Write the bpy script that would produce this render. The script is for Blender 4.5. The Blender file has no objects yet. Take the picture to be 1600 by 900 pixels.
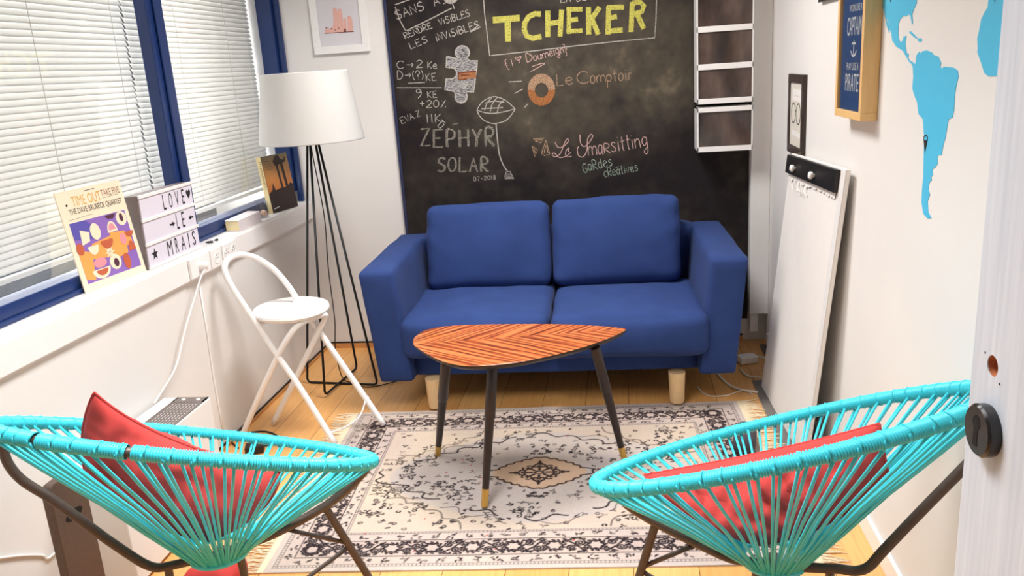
import bpy, bmesh, math, random
import numpy as np
from mathutils import Vector as V, Matrix as M, noise as NZ

# ------------------------------------------------------------------ camera, world, lights
scene = bpy.context.scene
COL = scene.collection
CAM_H, FPX = 1.45, 1284.1
YAW, PITCH, ROLL = -0.142063, -0.260880, -0.066002
f_ = V((math.sin(YAW)*math.cos(PITCH), math.cos(YAW)*math.cos(PITCH), math.sin(PITCH)))
r_ = f_.cross(V((0, 0, 1))).normalized()
u_ = r_.cross(f_)
RIGHT = math.cos(ROLL)*r_ + math.sin(ROLL)*u_
UP = -math.sin(ROLL)*r_ + math.cos(ROLL)*u_
EYE = V((0, 0, CAM_H))
cd = bpy.data.cameras.new('camera')
cd.sensor_width = 36.0
cd.lens = FPX/1600*36
cd.clip_start = 0.02
cam = bpy.data.objects.new('camera', cd)
COL.objects.link(cam)
cam.matrix_world = M(((RIGHT.x, UP.x, -f_.x, EYE.x), (RIGHT.y, UP.y, -f_.y, EYE.y),
                      (RIGHT.z, UP.z, -f_.z, EYE.z), (0, 0, 0, 1)))
scene.camera = cam

world = bpy.data.worlds.new('world')
scene.world = world
world.use_nodes = True
bg = world.node_tree.nodes['Background']
bg.inputs[0].default_value = (0.93, 0.96, 1.0, 1)
bg.inputs[1].default_value = 0.16

def area(name, loc, size, power, color, target=None):
    l = bpy.data.lights.new(name, 'AREA')
    l.shape = 'RECTANGLE'
    l.size, l.size_y = size
    l.energy = power
    l.color = color
    o = bpy.data.objects.new(name, l)
    COL.objects.link(o)
    o.location = loc
    return o
area('ceiling_lamp_light', (-0.45, 3.1, 2.46), (0.6, 0.6), 38, (1.0, 0.975, 0.95)).data.spread = math.radians(150)
area('ceiling_lamp_light', (-0.55, 1.40, 2.46), (0.6, 1.2), 32, (0.975, 0.99, 1.0)).data.spread = math.radians(112)

dl = area('window_daylight', (-2.25, 2.75, 1.5), (4.6, 1.5), 128, (0.98, 1.0, 1.0))
dl.rotation_euler = (0, math.radians(-90), 0)            # shines +x, through the blinds
dl = area('window_daylight', (-2.15, 3.62, 1.5), (1.1, 1.5), 20, (0.98, 1.0, 1.0))  # extra lamp added to brighten the farther blind
dl.rotation_euler = (0, math.radians(-90), 0)

vs = scene.view_settings
scene.display_settings.display_device = 'sRGB'
vs.view_transform = 'Standard'
vs.look = 'None'
vs.gamma = 1
vs.use_curve_mapping = False
vs.exposure = 0.06

# ------------------------------------------------------------------ helpers
def ray(px, py):
    return f_ + RIGHT*((px-800)/FPX) + UP*((450-py)/FPX)
def atz(px, py, z):
    d = ray(px, py); return EYE + d*((z-CAM_H)/d.z)
def aty(px, py, y):
    d = ray(px, py); return EYE + d*(y/d.y)
def atx(px, py, x):
    d = ray(px, py); return EYE + d*(x/d.x)
def atd(px, py, dist):
    return EYE + ray(px, py).normalized()*dist
def atplane(px, py, p, n):
    d = ray(px, py); return EYE + d*((p-EYE).dot(n)/d.dot(n))

def lin(c):
    return tuple(((x/255)/12.92 if x/255 <= 0.04045 else ((x/255+0.055)/1.055)**2.4) for x in c) + (1,)

class NT:
    def __init__(s, name):
        s.m = bpy.data.materials.new(name)
        s.m.use_nodes = True
        s.t = s.m.node_tree
        s.b = s.t.nodes['Principled BSDF']
        s.out = s.t.nodes['Material Output']
    def n(s, typ, **kw):
        nd = s.t.nodes.new(typ)
        for k, v in kw.items():
            if hasattr(nd, k): setattr(nd, k, v)
            else: nd.inputs[k].default_value = v
        return nd
    def l(s, a, b): s.t.links.new(a, b)
    def coords(s, scale=(1, 1, 1), rot=(0, 0, 0), kind='Object'):
        tc = s.n('ShaderNodeTexCoord')
        mp = s.n('ShaderNodeMapping')
        mp.inputs['Scale'].default_value = scale
        mp.inputs['Rotation'].default_value = rot
        s.l(tc.outputs[kind], mp.inputs[0])
        return mp.outputs[0]
    def ramp(s, fac, stops):
        r = s.n('ShaderNodeValToRGB')
        e = r.color_ramp.elements
        while len(e) < len(stops): e.new(0.5)
        for i, (p, c) in enumerate(stops):
            e[i].position = p; e[i].color = c
        s.l(fac, r.inputs[0])
        return r.outputs[0]
    def bump(s, h, strength=0.2, dist=0.002):
        b = s.n('ShaderNodeBump')
        b.inputs['Strength'].default_value = strength
        b.inputs['Distance'].default_value = dist
        s.l(h, b.inputs['Height'])
        s.l(b.outputs[0], s.b.inputs['Normal'])

def mat(name, rgb, rough=0.5, metal=0.0, var=0.0, scale=20, bump=0.0, bscale=200, bdist=0.001, stretch=(1, 1, 1), spec=None):
    t = NT(name)
    t.b.inputs['Roughness'].default_value = rough
    t.b.inputs['Metallic'].default_value = metal
    if spec is not None: t.b.inputs['Specular IOR Level'].default_value = spec
    c = lin(rgb)
    t.b.inputs['Base Color'].default_value = c
    vec = t.coords(stretch)
    nz = t.n('ShaderNodeTexNoise', Scale=scale, Detail=4.0)
    t.l(vec, nz.inputs['Vector'])
    lo = tuple(x*(1-var) for x in c[:3]) + (1,)
    hi = tuple(min(1, x*(1+var)) for x in c[:3]) + (1,)
    col = t.ramp(nz.outputs['Fac'], [(0.3, lo), (0.7, hi)])
    t.l(col, t.b.inputs['Base Color'])
    if bump:
        n2 = t.n('ShaderNodeTexNoise', Scale=bscale, Detail=2.0)
        t.l(vec, n2.inputs['Vector'])
        t.bump(n2.outputs['Fac'], bump, bdist)
    return t.m

class MB:
    """collects shapes and builds ONE mesh object"""
    def __init__(s): s.v, s.f = [], []
    def add(s, vs, fs):
        o = len(s.v)
        s.v += [tuple(p) for p in vs]
        s.f += [tuple(i+o for i in f) for f in fs]
        return s
    def hexa(s, p):   # 8 points: bottom ring 0-3, top ring 4-7
        return s.add(p, [(3, 2, 1, 0), (4, 5, 6, 7), (0, 1, 5, 4), (1, 2, 6, 5), (2, 3, 7, 6), (3, 0, 4, 7)])
    def box(s, lo, hi):
        x0, y0, z0 = lo; x1, y1, z1 = hi
        return s.hexa([(x0, y0, z0), (x1, y0, z0), (x1, y1, z0), (x0, y1, z0), (x0, y0, z1), (x1, y0, z1), (x1, y1, z1), (x0, y1, z1)])
    def obox(s, c, ax, ay, az):   # centre and three half-axes
        c, ax, ay, az = V(c), V(ax), V(ay), V(az)
        return s.hexa([c-ax-ay-az, c+ax-ay-az, c+ax+ay-az, c-ax+ay-az, c-ax-ay+az, c+ax-ay+az, c+ax+ay+az, c-ax+ay+az])
    def slab(s, quad, n, th):   # quad of 4 points extruded by n*th
        q = [V(p) for p in quad]; n = V(n)*th
        return s.hexa(q + [p+n for p in q])
    def prism(s, pts, n):
        k = len(pts); n = V(n); pts = [V(p) for p in pts]
        return s.add(pts + [p+n for p in pts], [tuple(range(k))[::-1], tuple(range(k, 2*k))] +
                     [(i, (i+1) % k, (i+1) % k+k, i+k) for i in range(k)])
    def tube(s, pts, r, seg=10, closed=False, caps=True):
        pts = [V(p) for p in pts]; n = len(pts)
        rs = r if isinstance(r, (list, tuple)) else [r]*n
        tan = []
        for i in range(n):
            a = pts[(i-1) % n] if (closed or i > 0) else pts[i]
            b = pts[(i+1) % n] if (closed or i < n-1) else pts[i]
            tan.append((b-a).normalized())
        ref = V((0, 0, 1)) if abs(tan[0].z) < 0.9 else V((1, 0, 0))
        nrm = (ref - tan[0]*ref.dot(tan[0])).normalized()
        vs = []
        for i in range(n):
            nrm = nrm - tan[i]*nrm.dot(tan[i])
            nrm.normalize()
            bi = tan[i].cross(nrm)
            for k in range(seg):
                a = 2*math.pi*k/seg
                vs.append(pts[i] + (nrm*math.cos(a)+bi*math.sin(a))*rs[i])
        fs = []
        for i in range(n if closed else n-1):
            j = (i+1) % n
            for k in range(seg):
                k2 = (k+1) % seg
                fs.append((i*seg+k, i*seg+k2, j*seg+k2, j*seg+k))
        if caps and not closed:
            fs.append(tuple(range(seg))[::-1]); fs.append(tuple((n-1)*seg+k for k in range(seg)))
        return s.add(vs, fs)
    def lathe(s, prof, c, axis=(0, 0, 1), seg=24, caps=True):  # prof: (radius, distance along the axis)
        ax = V(axis).normalized(); c = V(c)
        e1 = ax.orthogonal().normalized(); e2 = ax.cross(e1)
        vs = []
        for r, d in prof:
            for k in range(seg):
                a = 2*math.pi*k/seg
                vs.append(c+ax*d+(e1*math.cos(a)+e2*math.sin(a))*r)
        fs = []
        for i in range(len(prof)-1):
            for k in range(seg):
                k2 = (k+1) % seg
                fs.append((i*seg+k, i*seg+k2, (i+1)*seg+k2, (i+1)*seg+k))
        if caps:
            fs.append(tuple(range(seg))[::-1]); fs.append(tuple((len(prof)-1)*seg+k for k in range(seg)))
        return s.add(vs, fs)
    def ribbon(s, pts, w, n):   # flat stroke of width w lying in the plane with normal n
        pts = [V(p) for p in pts]; n = V(n)
        L = len(pts); vs = []
        for i in range(L):
            d = (pts[min(i+1, L-1)]-pts[max(i-1, 0)])
            if d.length < 1e-9: d = V((1, 0, 0))
            sd = n.cross(d.normalized())*(w/2)
            vs += [pts[i]+sd, pts[i]-sd]
        return s.add(vs, [(2*i, 2*i+1, 2*i+3, 2*i+2) for i in range(L-1)])
    def poly(s, pts): return s.add(pts, [tuple(range(len(pts)))])
    def build(s, name, m, parent=None, smooth=False, bevel=0, bseg=2, angle=40):
        me = bpy.data.meshes.new(name)
        me.from_pydata(s.v, [], s.f)
        bm = bmesh.new(); bm.from_mesh(me)
        bmesh.ops.recalc_face_normals(bm, faces=bm.faces)
        if bevel:
            ed = [e for e in bm.edges if len(e.link_faces) == 2 and e.calc_face_angle(0) > 0.5]
            bmesh.ops.bevel(bm, geom=ed, offset=bevel, segments=bseg, profile=0.5, affect='EDGES')
        big = [f for f in bm.faces if len(f.verts) > 4]
        if big: bmesh.ops.triangulate(bm, faces=big)
        bm.to_mesh(me); bm.free()
        if smooth: me.shade_smooth()
        if smooth == 'auto' or (bevel and smooth): me.set_sharp_from_angle(angle=math.radians(angle))
        return link(name, me, m, parent)

def link(name, me, m, parent=None):
    o = bpy.data.objects.new(name, me)
    COL.objects.link(o)
    if m is not None and not me.materials: me.materials.append(m)
    if parent is not None: parent_to(o, parent)
    return o
def parent_to(o, p):
    o.parent = p
    base = V((0, 0, 0)); q = p
    while q is not None: base += q.location; q = q.parent
    # the part's mesh is in world coordinates: bring it into the frame of its thing
    o.location = -base
def thing(name, label, cat, loc=(0, 0, 0), group=None):
    o = bpy.data.objects.new(name, None)
    COL.objects.link(o)
    o.empty_display_size = 0.05
    o.location = loc
    return tag(o, label, cat, group)
def tag(o, label, cat, group=None, kind=None):
    o['label'] = label; o['category'] = cat
    if group: o['group'] = group
    if kind: o['kind'] = kind
    return o
def structure(o, label=None, cat=None):
    o['kind'] = 'structure'
    if label: o['label'] = label
    if cat: o['category'] = cat
    return o

def smooth_curve(pts, k=8, closed=False):
    pts = [V(p) for p in pts]; n = len(pts); out = []
    for i in range(n if closed else n-1):
        if closed: p0, p1, p2, p3 = pts[i-1], pts[i], pts[(i+1) % n], pts[(i+2) % n]
        else: p0, p1, p2, p3 = pts[max(i-1, 0)], pts[i], pts[i+1], pts[min(i+2, n-1)]
        for j in range(k):
            t = j/k
            out.append(0.5*((2*p1)+(p2-p0)*t+(2*p0-5*p1+4*p2-p3)*t*t+(3*p1-p0-3*p2+p3)*t**3))
    if not closed: out.append(pts[-1])
    return out

def soft_box(size, r, n=14, puff=(0, 0, 0), wrinkle=0.0, wscale=6.0, seed=0, shape=None):
    """rounded, slightly inflated cushion-like box centred on the origin -> MB"""
    sx, sy, sz = [x/2 for x in size]
    b = MB(); bm = bmesh.new()
    bmesh.ops.create_cube(bm, size=2)
    bmesh.ops.subdivide_edges(bm, edges=bm.edges[:], cuts=n, use_grid_fill=True)
    vs = []
    for v in bm.verts:
        u = v.co
        # denser towards the edges
        w = [math.copysign(1-(1-abs(c))**1.35, c) for c in u]
        p = V((w[0]*sx, w[1]*sy, w[2]*sz))
        q = V([max(-(h-r), min(h-r, c)) for c, h in zip(p, (sx, sy, sz))])
        d = p-q
        if d.length > 1e-9: p = q+d.normalized()*r
        m = [(1-w[k]**2) for k in range(3)]
        p += V((math.copysign(puff[0]*m[1]*m[2], w[0])*abs(w[0]), math.copysign(puff[1]*m[0]*m[2], w[1])*abs(w[1]),
                math.copysign(puff[2]*m[0]*m[1], w[2])*abs(w[2])))
        if wrinkle:
            nn = d.normalized() if d.length > 1e-9 else V((0, 0, 1))
            p += nn*wrinkle*(NZ.noise(V((p.x*wscale+seed, p.y*wscale, p.z*wscale*0.6)))+0.5*NZ.noise(p*wscale*2.3+V((seed, 3, 1))))
        if shape: p = shape(p, w)
        vs.append(p)
    bm.verts.index_update()
    b.add(vs, [[v.index for v in f.verts] for f in bm.faces])
    bm.free()
    return b
def moved(b, fn):
    b.v = [tuple(fn(V(p))) for p in b.v]
    return b

def text_mesh_pts(s, xs=1.0):
    """built-in font text -> (verts 2D, faces) normalised to height 1 of a capital, starting at x=0"""
    cu = bpy.data.curves.new('t', 'FONT'); cu.body = s; cu.resolution_u = 3
    o = bpy.data.objects.new('t', cu); COL.objects.link(o)
    bpy.context.view_layer.update()
    me = bpy.data.meshes.new_from_object(o)
    vs = [(v.co.x, v.co.y) for v in me.vertices]; fs = [tuple(p.vertices) for p in me.polygons]
    bpy.data.objects.remove(o); bpy.data.curves.remove(cu); bpy.data.meshes.remove(me)
    return vs, fs
def put_text(mb, s, O, U, W, n, off):
    """text filling the box with corner O, along U (whole width) and W (whole height)"""
    vs, fs = text_mesh_pts(s)
    x0 = min(v[0] for v in vs); x1 = max(v[0] for v in vs); y0 = min(v[1] for v in vs); y1 = max(v[1] for v in vs)
    O, U, W, n = V(O), V(U), V(W), V(n)
    mb.add([O+U*((x-x0)/(x1-x0))+W*((y-y0)/(y1-y0))+n*off for x, y in vs], fs)

# ------------------------------------------------------------------ materials
WALL = mat('white_wall_paint', (232, 229, 226), 0.75, var=0.015, scale=3, bump=0.08, bscale=300)
WHITE_PLASTIC = mat('white_plastic', (242, 240, 238), 0.35, var=0.01)
SILL_WHITE = mat('white_sill_paint', (245, 242, 240), 0.4, var=0.01)
FRAME_BLUE = mat('blue_window_paint', (24, 50, 104), 0.32, var=0.05, scale=15)
BLACK = mat('black_paint', (22, 20, 21), 0.45)
BLACK_METAL = mat('black_metal', (24, 22, 22), 0.4, 0.3)
WHITE_METAL = mat('white_enamel', (245, 243, 241), 0.3, var=0.01)
BROWN_METAL = mat('brown_steel', (92, 76, 68), 0.45, 0.25, var=0.08, scale=60)
BRASS = mat('brass', (214, 176, 96), 0.32, 0.85)
BEECH = mat('beech_wood', (232, 196, 146), 0.5, var=0.06, scale=30, stretch=(6, 6, 0.6))
DARK_WOOD = mat('dark_stained_wood', (40, 28, 26), 0.4, var=0.2, scale=40, stretch=(4, 4, 0.4))
PINE = mat('pine_frame', (232, 190, 128), 0.5, var=0.06, scale=25, stretch=(3, 3, 0.4))
CORD = mat('turquoise_vinyl_cord', (66, 210, 224), 0.35, var=0.05, scale=40)
GREY = mat('grey_metal', (120, 112, 110), 0.45, 0.4, var=0.05)
GREY_FLAT = mat('grey_flooring_strip', (112, 106, 100), 0.7, var=0.08)
CARD = mat('cream_card', (244, 228, 200), 0.7, var=0.02)
PAPER = mat('white_paper', (238, 234, 230), 0.75, var=0.01)
INK = mat('black_ink', (30, 26, 28), 0.7)
SHADE = mat('white_lampshade_fabric', (208, 207, 204), 0.8, var=0.01, bump=0.1, bscale=600)

def fabric(name, rgb, var=0.12, weave=900, rough=0.9, sheen=0.04):
    t = NT(name)
    vec = t.coords()
    n1 = t.n('ShaderNodeTexNoise', Scale=9.0, Detail=3.0)
    n2 = t.n('ShaderNodeTexNoise', Scale=float(weave), Detail=2.0)
    t.l(vec, n1.inputs['Vector']); t.l(vec, n2.inputs['Vector'])
    ad = t.n('ShaderNodeMath', operation='MULTIPLY_ADD'); ad.inputs[1].default_value = 0.5
    t.l(n1.outputs['Fac'], ad.inputs[0])
    m2 = t.n('ShaderNodeMath', operation='MULTIPLY'); m2.inputs[1].default_value = 0.5
    t.l(n2.outputs['Fac'], m2.inputs[0]); t.l(m2.outputs[0], ad.inputs[2])
    c = lin(rgb)
    col = t.ramp(ad.outputs[0], [(0.36, tuple(x*(1-var) for x in c[:3])+(1,)), (0.64, tuple(x*(1+var) for x in c[:3])+(1,))])
    t.l(col, t.b.inputs['Base Color'])
    t.b.inputs['Roughness'].default_value = rough
    t.b.inputs['Sheen Weight'].default_value = sheen
    t.b.inputs['Sheen Roughness'].default_value = 0.4
    t.b.inputs['Specular IOR Level'].default_value = 0.2
    t.bump(n2.outputs['Fac'], 0.25, 0.0008)
    return t.m
BLUE_FABRIC = fabric('blue_sofa_fabric', (44, 64, 116))
RED_FABRIC = fabric('red_cushion_cotton', (204, 70, 66), 0.1, 1100, sheen=0.03)

def wood_floor():
    t = NT('orange_laminate_floor')
    vec = t.coords((1, 1, 1), (0, 0, math.radians(90)))
    br = t.n('ShaderNodeTexBrick', Scale=1.0)
    br.offset = 0.37
    br.inputs['Brick Width'].default_value = 1.25
    br.inputs['Row Height'].default_value = 0.19
    br.inputs['Mortar Size'].default_value = 0.0012
    br.inputs['Bias'].default_value = 0.0
    br.inputs['Color1'].default_value = lin((240, 184, 116)); br.inputs['Color2'].default_value = lin((230, 168, 98))
    br.inputs['Mortar'].default_value = lin((120, 70, 34))
    t.l(vec, br.inputs['Vector'])
    v2 = t.coords((30, 1.4, 1))
    nz = t.n('ShaderNodeTexNoise', Scale=3.0, Detail=6.0, Distortion=0.6)
    t.l(v2, nz.inputs['Vector'])
    mx = t.n('ShaderNodeMix', data_type='RGBA', blend_type='MULTIPLY')
    mx.inputs[0].default_value = 0.55
    t.l(br.outputs['Color'], mx.inputs[6])
    t.l(t.ramp(nz.outputs['Fac'], [(0.3, (0.78, 0.68, 0.58, 1)), (0.62, (1, 1, 1, 1))]), mx.inputs[7])
    t.l(mx.outputs[2], t.b.inputs['Base Color'])
    t.b.inputs['Roughness'].default_value = 0.33
    return t.m
FLOOR = wood_floor()

def door_paint():
    t = NT('pale_brushed_door_paint')
    vec = t.coords((120, 120, 5))
    nz = t.n('ShaderNodeTexNoise', Scale=1.0, Detail=5.0)
    t.l(vec, nz.inputs['Vector'])
    t.l(t.ramp(nz.outputs['Fac'], [(0.3, lin((202, 209, 220))), (0.7, lin((222, 227, 236)))]), t.b.inputs['Base Color'])
    t.b.inputs['Roughness'].default_value = 0.5
    t.bump(nz.outputs['Fac'], 0.25, 0.0006)
    return t.m
DOOR = door_paint()

def glass_mat(name, tint=(0.97, 0.97, 0.97), refl=0.10, rough=0.02):
    t = NT(name)
    tr = t.n('ShaderNodeBsdfTransparent'); tr.inputs[0].default_value = tint + (1,)
    gl = t.n('ShaderNodeBsdfGlossy'); gl.inputs['Roughness'].default_value = rough
    lw = t.n('ShaderNodeLayerWeight'); lw.inputs[0].default_value = 0.25
    mm = t.n('ShaderNodeMath', operation='MULTIPLY_ADD'); mm.inputs[1].default_value = 0.16; mm.inputs[2].default_value = refl*0.3
    t.l(lw.outputs['Fresnel'], mm.inputs[0])
    mx = t.n('ShaderNodeMixShader')
    t.l(mm.outputs[0], mx.inputs[0]); t.l(tr.outputs[0], mx.inputs[1]); t.l(gl.outputs[0], mx.inputs[2])
    t.l(mx.outputs[0], t.out.inputs[0])
    return t.m
GLASS = glass_mat('window_glass')
CLEAR = glass_mat('clear_glass', (0.96, 0.97, 0.97), 0.1)
def smoked():
    t = NT('smoked_acrylic')
    t.b.inputs['Roughness'].default_value = 0.12
    nz = t.n('ShaderNodeTexNoise', Scale=5.0, Detail=3.0)
    t.l(t.coords((2, 1, 0.8)), nz.inputs['Vector'])
    t.l(t.ramp(nz.outputs['Fac'], [(0.35, lin((52, 44, 42))), (0.5, lin((74, 60, 55))), (0.66, lin((96, 80, 72)))]), t.b.inputs['Base Color'])
    return t.m
SMOKED = smoked()
def blind_mat():
    t = NT('pale_translucent_slats')
    df = t.n('ShaderNodeBsdfDiffuse'); df.inputs[0].default_value = lin((229, 229, 226))
    tr = t.n('ShaderNodeBsdfTranslucent'); tr.inputs[0].default_value = lin((227, 225, 221))
    nz = t.n('ShaderNodeTexNoise', Scale=3.0); t.l(t.coords(), nz.inputs['Vector'])
    mr = t.n('ShaderNodeMapRange'); t.l(nz.outputs['Fac'], mr.inputs[0]); mr.inputs[3].default_value = .40; mr.inputs[4].default_value = .46
    mx = t.n('ShaderNodeMixShader'); t.l(mr.outputs[0], mx.inputs[0]); t.l(df.outputs[0], mx.inputs[1]); t.l(tr.outputs[0], mx.inputs[2])
    t.l(mx.outputs[0], t.out.inputs[0])
    return t.m
BLIND = blind_mat()

def chalk(name, rgb, cover=0.62, scale=260, stretch=(1, 1, 1.6)):
    """dry chalk on a board: grains of colour with board showing between"""
    t = NT(name)
    nz = t.n('ShaderNodeTexNoise', Scale=float(scale), Detail=3.0)
    t.l(t.coords(stretch, (0, 0.7, 0)), nz.inputs['Vector'])
    tr = t.n('ShaderNodeBsdfTransparent')
    t.b.inputs['Base Color'].default_value = lin(rgb)
    t.b.inputs['Roughness'].default_value = 1.0
    t.b.inputs['Specular IOR Level'].default_value = 0.0
    fac = t.ramp(nz.outputs['Fac'], [(0.62-cover*0.45, (0.04, 0.04, 0.04, 1)), (0.80-cover*0.45, (1, 1, 1, 1))])
    mx = t.n('ShaderNodeMixShader')
    t.l(fac, mx.inputs[0]); t.l(tr.outputs[0], mx.inputs[1]); t.l(t.b.outputs[0], mx.inputs[2])
    t.l(mx.outputs[0], t.out.inputs[0])
    return t.m
CH_WHITE = chalk('white_chalk', (196, 190, 182), 0.62)
CH_FAINT = chalk('faint_white_chalk', (168, 162, 150), 0.42)
CH_YELLOW = chalk('yellow_chalk', (196, 190, 96), 0.70, 190, (1, 1, 2.2))
CH_ORANGE = chalk('orange_chalk', (172, 112, 70), 0.60)
CH_PINK = chalk('pink_chalk', (214, 178, 172), 0.60)
CH_BEIGE = chalk('beige_chalk', (180, 150, 124), 0.56)
CH_GREEN = chalk('pale_green_chalk', (166, 184, 166), 0.56)
CH_FILL = chalk('white_chalk_hatching', (170, 168, 170), 0.50, 150, (0.5, 1, 3.2))

# ------------------------------------------------------------------ the room
XL, XR, YB, ZC = -1.675, 0.715, 4.205, 2.5
SILL_Z, WIN_X = 0.835, -1.75
Y0 = -0.6
structure(MB().box((-2.2, Y0, -0.05), (1.6, 4.4, 0)).build('floor', FLOOR))
structure(MB().box((-2.2, Y0, ZC), (1.6, 4.4, ZC+0.05)).build('ceiling', WALL))
structure(MB().box((-2.2, YB, 0), (1.6, YB+0.15, ZC)).build('wall_back', WALL))
structure(MB().box((XR, Y0, 0), (XR+0.12, YB, ZC)).build('wall_right', WALL))
wl = MB()
wl.box((-2.1, Y0, 0), (XL, YB, 0.74))                  # below the window
wl.box((-2.1, Y0, 2.25), (XL, YB, ZC))                 # above the window
wl.box((-2.1, Y0, 0.74), (XL, 0.55, 2.25))             # before the window
structure(wl.build('wall_left', WALL))
# trunking with the sill on top
structure(MB().box((XL, Y0, 0.738), (-1.655, YB, 0.826)).build('trim_2', SILL_WHITE, bevel=0.003))
structure(MB().box((-1.80, 0.55, 0.80), (XL+0.001, YB, SILL_Z)).box((XL, Y0, 0.826), (-1.662, YB, SILL_Z)).build('trim_3', SILL_WHITE))
structure(MB().box((XL, Y0, 0.728), (-1.668, YB, 0.738)).build('trim_4', SILL_WHITE))
# baseboards
SKIRT = mat('wood_skirting', (205, 146, 88), 0.45, var=0.1, scale=20, stretch=(1, 1, 8))
structure(MB().box((XL, Y0, 0.0), (XL+0.014, YB, 0.012)).build('baseboard_left', SKIRT))
structure(MB().box((XL, Y0, 0.012), (XL+0.006, YB, 0.020)).box((XL, YB-0.006, 0.026), (0.6, YB, 0.034)).build('trim_5', BLACK))
structure(MB().box((XL, YB-0.014, 0.0), (0.6, YB, 0.026)).build('baseboard_back', SKIRT))
structure(MB().box((XR-0.012, Y0, 0), (XR, YB-0.1, 0.07)).build('baseboard_right', SILL_WHITE, bevel=0.003))
# vertical boxed pipe run in the back right corner, with its short foot panel
structure(MB().box((0.622, YB-0.075, 0.16), (XR, YB, ZC)).build('trim_1', WALL, bevel=0.004))
structure(MB().box((0.628, YB-0.06, 0.06), (0.668, YB, 0.158)).build('trim_6', SILL_WHITE, bevel=0.004))
structure(MB().box((0.672, 2.62, 0.0005), (XR-0.012, YB-0.1, 0.006)).box((0.56, 2.55, 0.0005), (0.672, 3.62, 0.004)).build('trim_7', GREY_FLAT))

# window: blue frame, two panes
win = structure(bpy.data.objects.new('window_1', None)); COL.objects.link(win)
win.location = (WIN_X, 2.4, SILL_Z)
win['label'] = 'long interior window with blue frame along the left wall'
fr = MB()
fr.box((-1.83, 0.55, SILL_Z), (WIN_X, YB, 0.893))
fr.box((WIN_X, 0.55, SILL_Z), (WIN_X+0.01, YB, 0.852))
fr.box((-1.83, 0.55, 2.2), (WIN_X, YB, 2.25))
fr.box((-1.83, 0.55, 0.893), (WIN_X, 0.62, 2.2))
fr.box((-1.80, 4.155, 0.893), (-1.72, YB, 2.2))
fr.box((-1.72, 4.182, SILL_Z), (-1.69, YB, 2.2))
fr.build('window_frame', FRAME_BLUE, win, bevel=0.004)
MB().box((-1.795, 3.045, 0.893), (-1.745, 3.145, 2.2)).box((-1.745, 3.085, 0.893), (-1.735, 3.145, 2.2)).build('mullion', FRAME_BLUE, win, bevel=0.004)
MB().box((-1.786, 0.62, 0.893), (-1.782, 3.045, 2.2)).build('window_pane', GLASS, win)
MB().box((-1.786, 3.145, 0.893), (-1.782, 4.155, 2.2)).build('window_pane', GLASS, win)

def blind(y0, y1, cords, label):
    t = thing('venetian_blind', label, 'blind', (-1.865, (y0+y1)/2, 0.92), 'venetian blinds behind the window glass')
    sl = MB(); z = 0.955; k = 0
    rnd = random.Random(int(y0*100))
    while z < 2.19:
        a = math.radians(68)
        dx, dz = 0.0125*math.cos(a), 0.0125*math.sin(a)
        pts = []
        for i in range(5):                                # a slightly crowned slat section
            s = -1+i/2
            pts.append((-1.865 - s*dx + 0.0016*(1-s*s), z + s*dz))
        e0, e1 = y0+rnd.uniform(0, .006), y1-rnd.uniform(0, .006)
        vs = [(x, e0, zz) for x, zz in pts]+[(x, e1, zz) for x, zz in pts]
        sl.add(vs, [(i, i+1, i+6, i+5) for i in range(4)])
        z += 0.0212
    o = sl.build('slats', BLIND, t, smooth=True)
    sm = o.modifiers.new('thickness', 'SOLIDIFY'); sm.thickness = 0.0008
    MB().box((-1.878, y0, 0.918), (-1.852, y1, 0.934)).build('bottom_rail', BLIND, t, bevel=0.003)
    MB().box((-1.885, y0, 2.17), (-1.845, y1, 2.2)).build('head_rail', BLIND, t)
    for c in cords:
        MB().tube([(-1.849, c, 0.93), (-1.849, c, 2.18)], 0.0013, 6).build('ladder_cord', BLIND, t)
    return t
yy = lambda px, py: atx(px, py, -1.849).y
blind(0.60, 3.070, [yy(60, 100), yy(190, 120), 1.2], 'pale venetian blind in the nearer window bay, left of the blue mullion')
blind(3.076, 4.195, [yy(300, 200), yy(372, 180), yy(425, 100)], 'pale venetian blind in the farther window bay, right of the blue mullion')

# door on the right, seen from its lock edge
dn = structure(bpy.data.objects.new('door_1', None)); COL.objects.link(dn)
EC = atd(1546, 672, 0.93)                                  # centre of the lock plate
AZ = math.radians(357.5)
DDIR = V((math.sin(AZ), math.cos(AZ), 0)); DN = V((-DDIR.y, DDIR.x, 0))
dn.location = (EC.x, EC.y, 0)
dn['label'] = 'pale grey painted open door with a black lock plate at right'
E1 = V((EC.x, EC.y, 0))+DDIR*0.048; E0 = V((EC.x, EC.y, 0))-DDIR*0.80
leaf = MB().hexa([E0+V((0, 0, .01)), E1+V((0, 0, .01)), E1-DN*0.04+V((0, 0, .01)), E0-DN*0.04+V((0, 0, .01)),
                  E0+V((0, 0, 2.05)), E1+V((0, 0, 2.05)), E1-DN*0.04+V((0, 0, 2.05)), E0-DN*0.04+V((0, 0, 2.05))])
lo = leaf.build('door_leaf', DOOR, dn, bevel=0.003)
def bool_cut(o, cutter_mb):
    c = cutter_mb.build('cutter', None)
    c.location = -V((0, 0, 0))
    # move the cutter's mesh into o's frame
    mdf = o.modifiers.new('cut', 'BOOLEAN'); mdf.object = c; mdf.solver = 'EXACT'
    bpy.context.view_layer.update()
    me = bpy.data.meshes.new_from_object(o.evaluated_get(bpy.context.evaluated_depsgraph_get()))
    o.modifiers.clear(); old = o.data; o.data = me
    bpy.data.objects.remove(c)
HP = atplane(1551, 572, EC, DN)
bpy.context.view_layer.update()
bool_cut(lo, MB().lathe([(0.0105, -0.025), (0.0105, 0.01)], HP, DN, 24))
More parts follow.
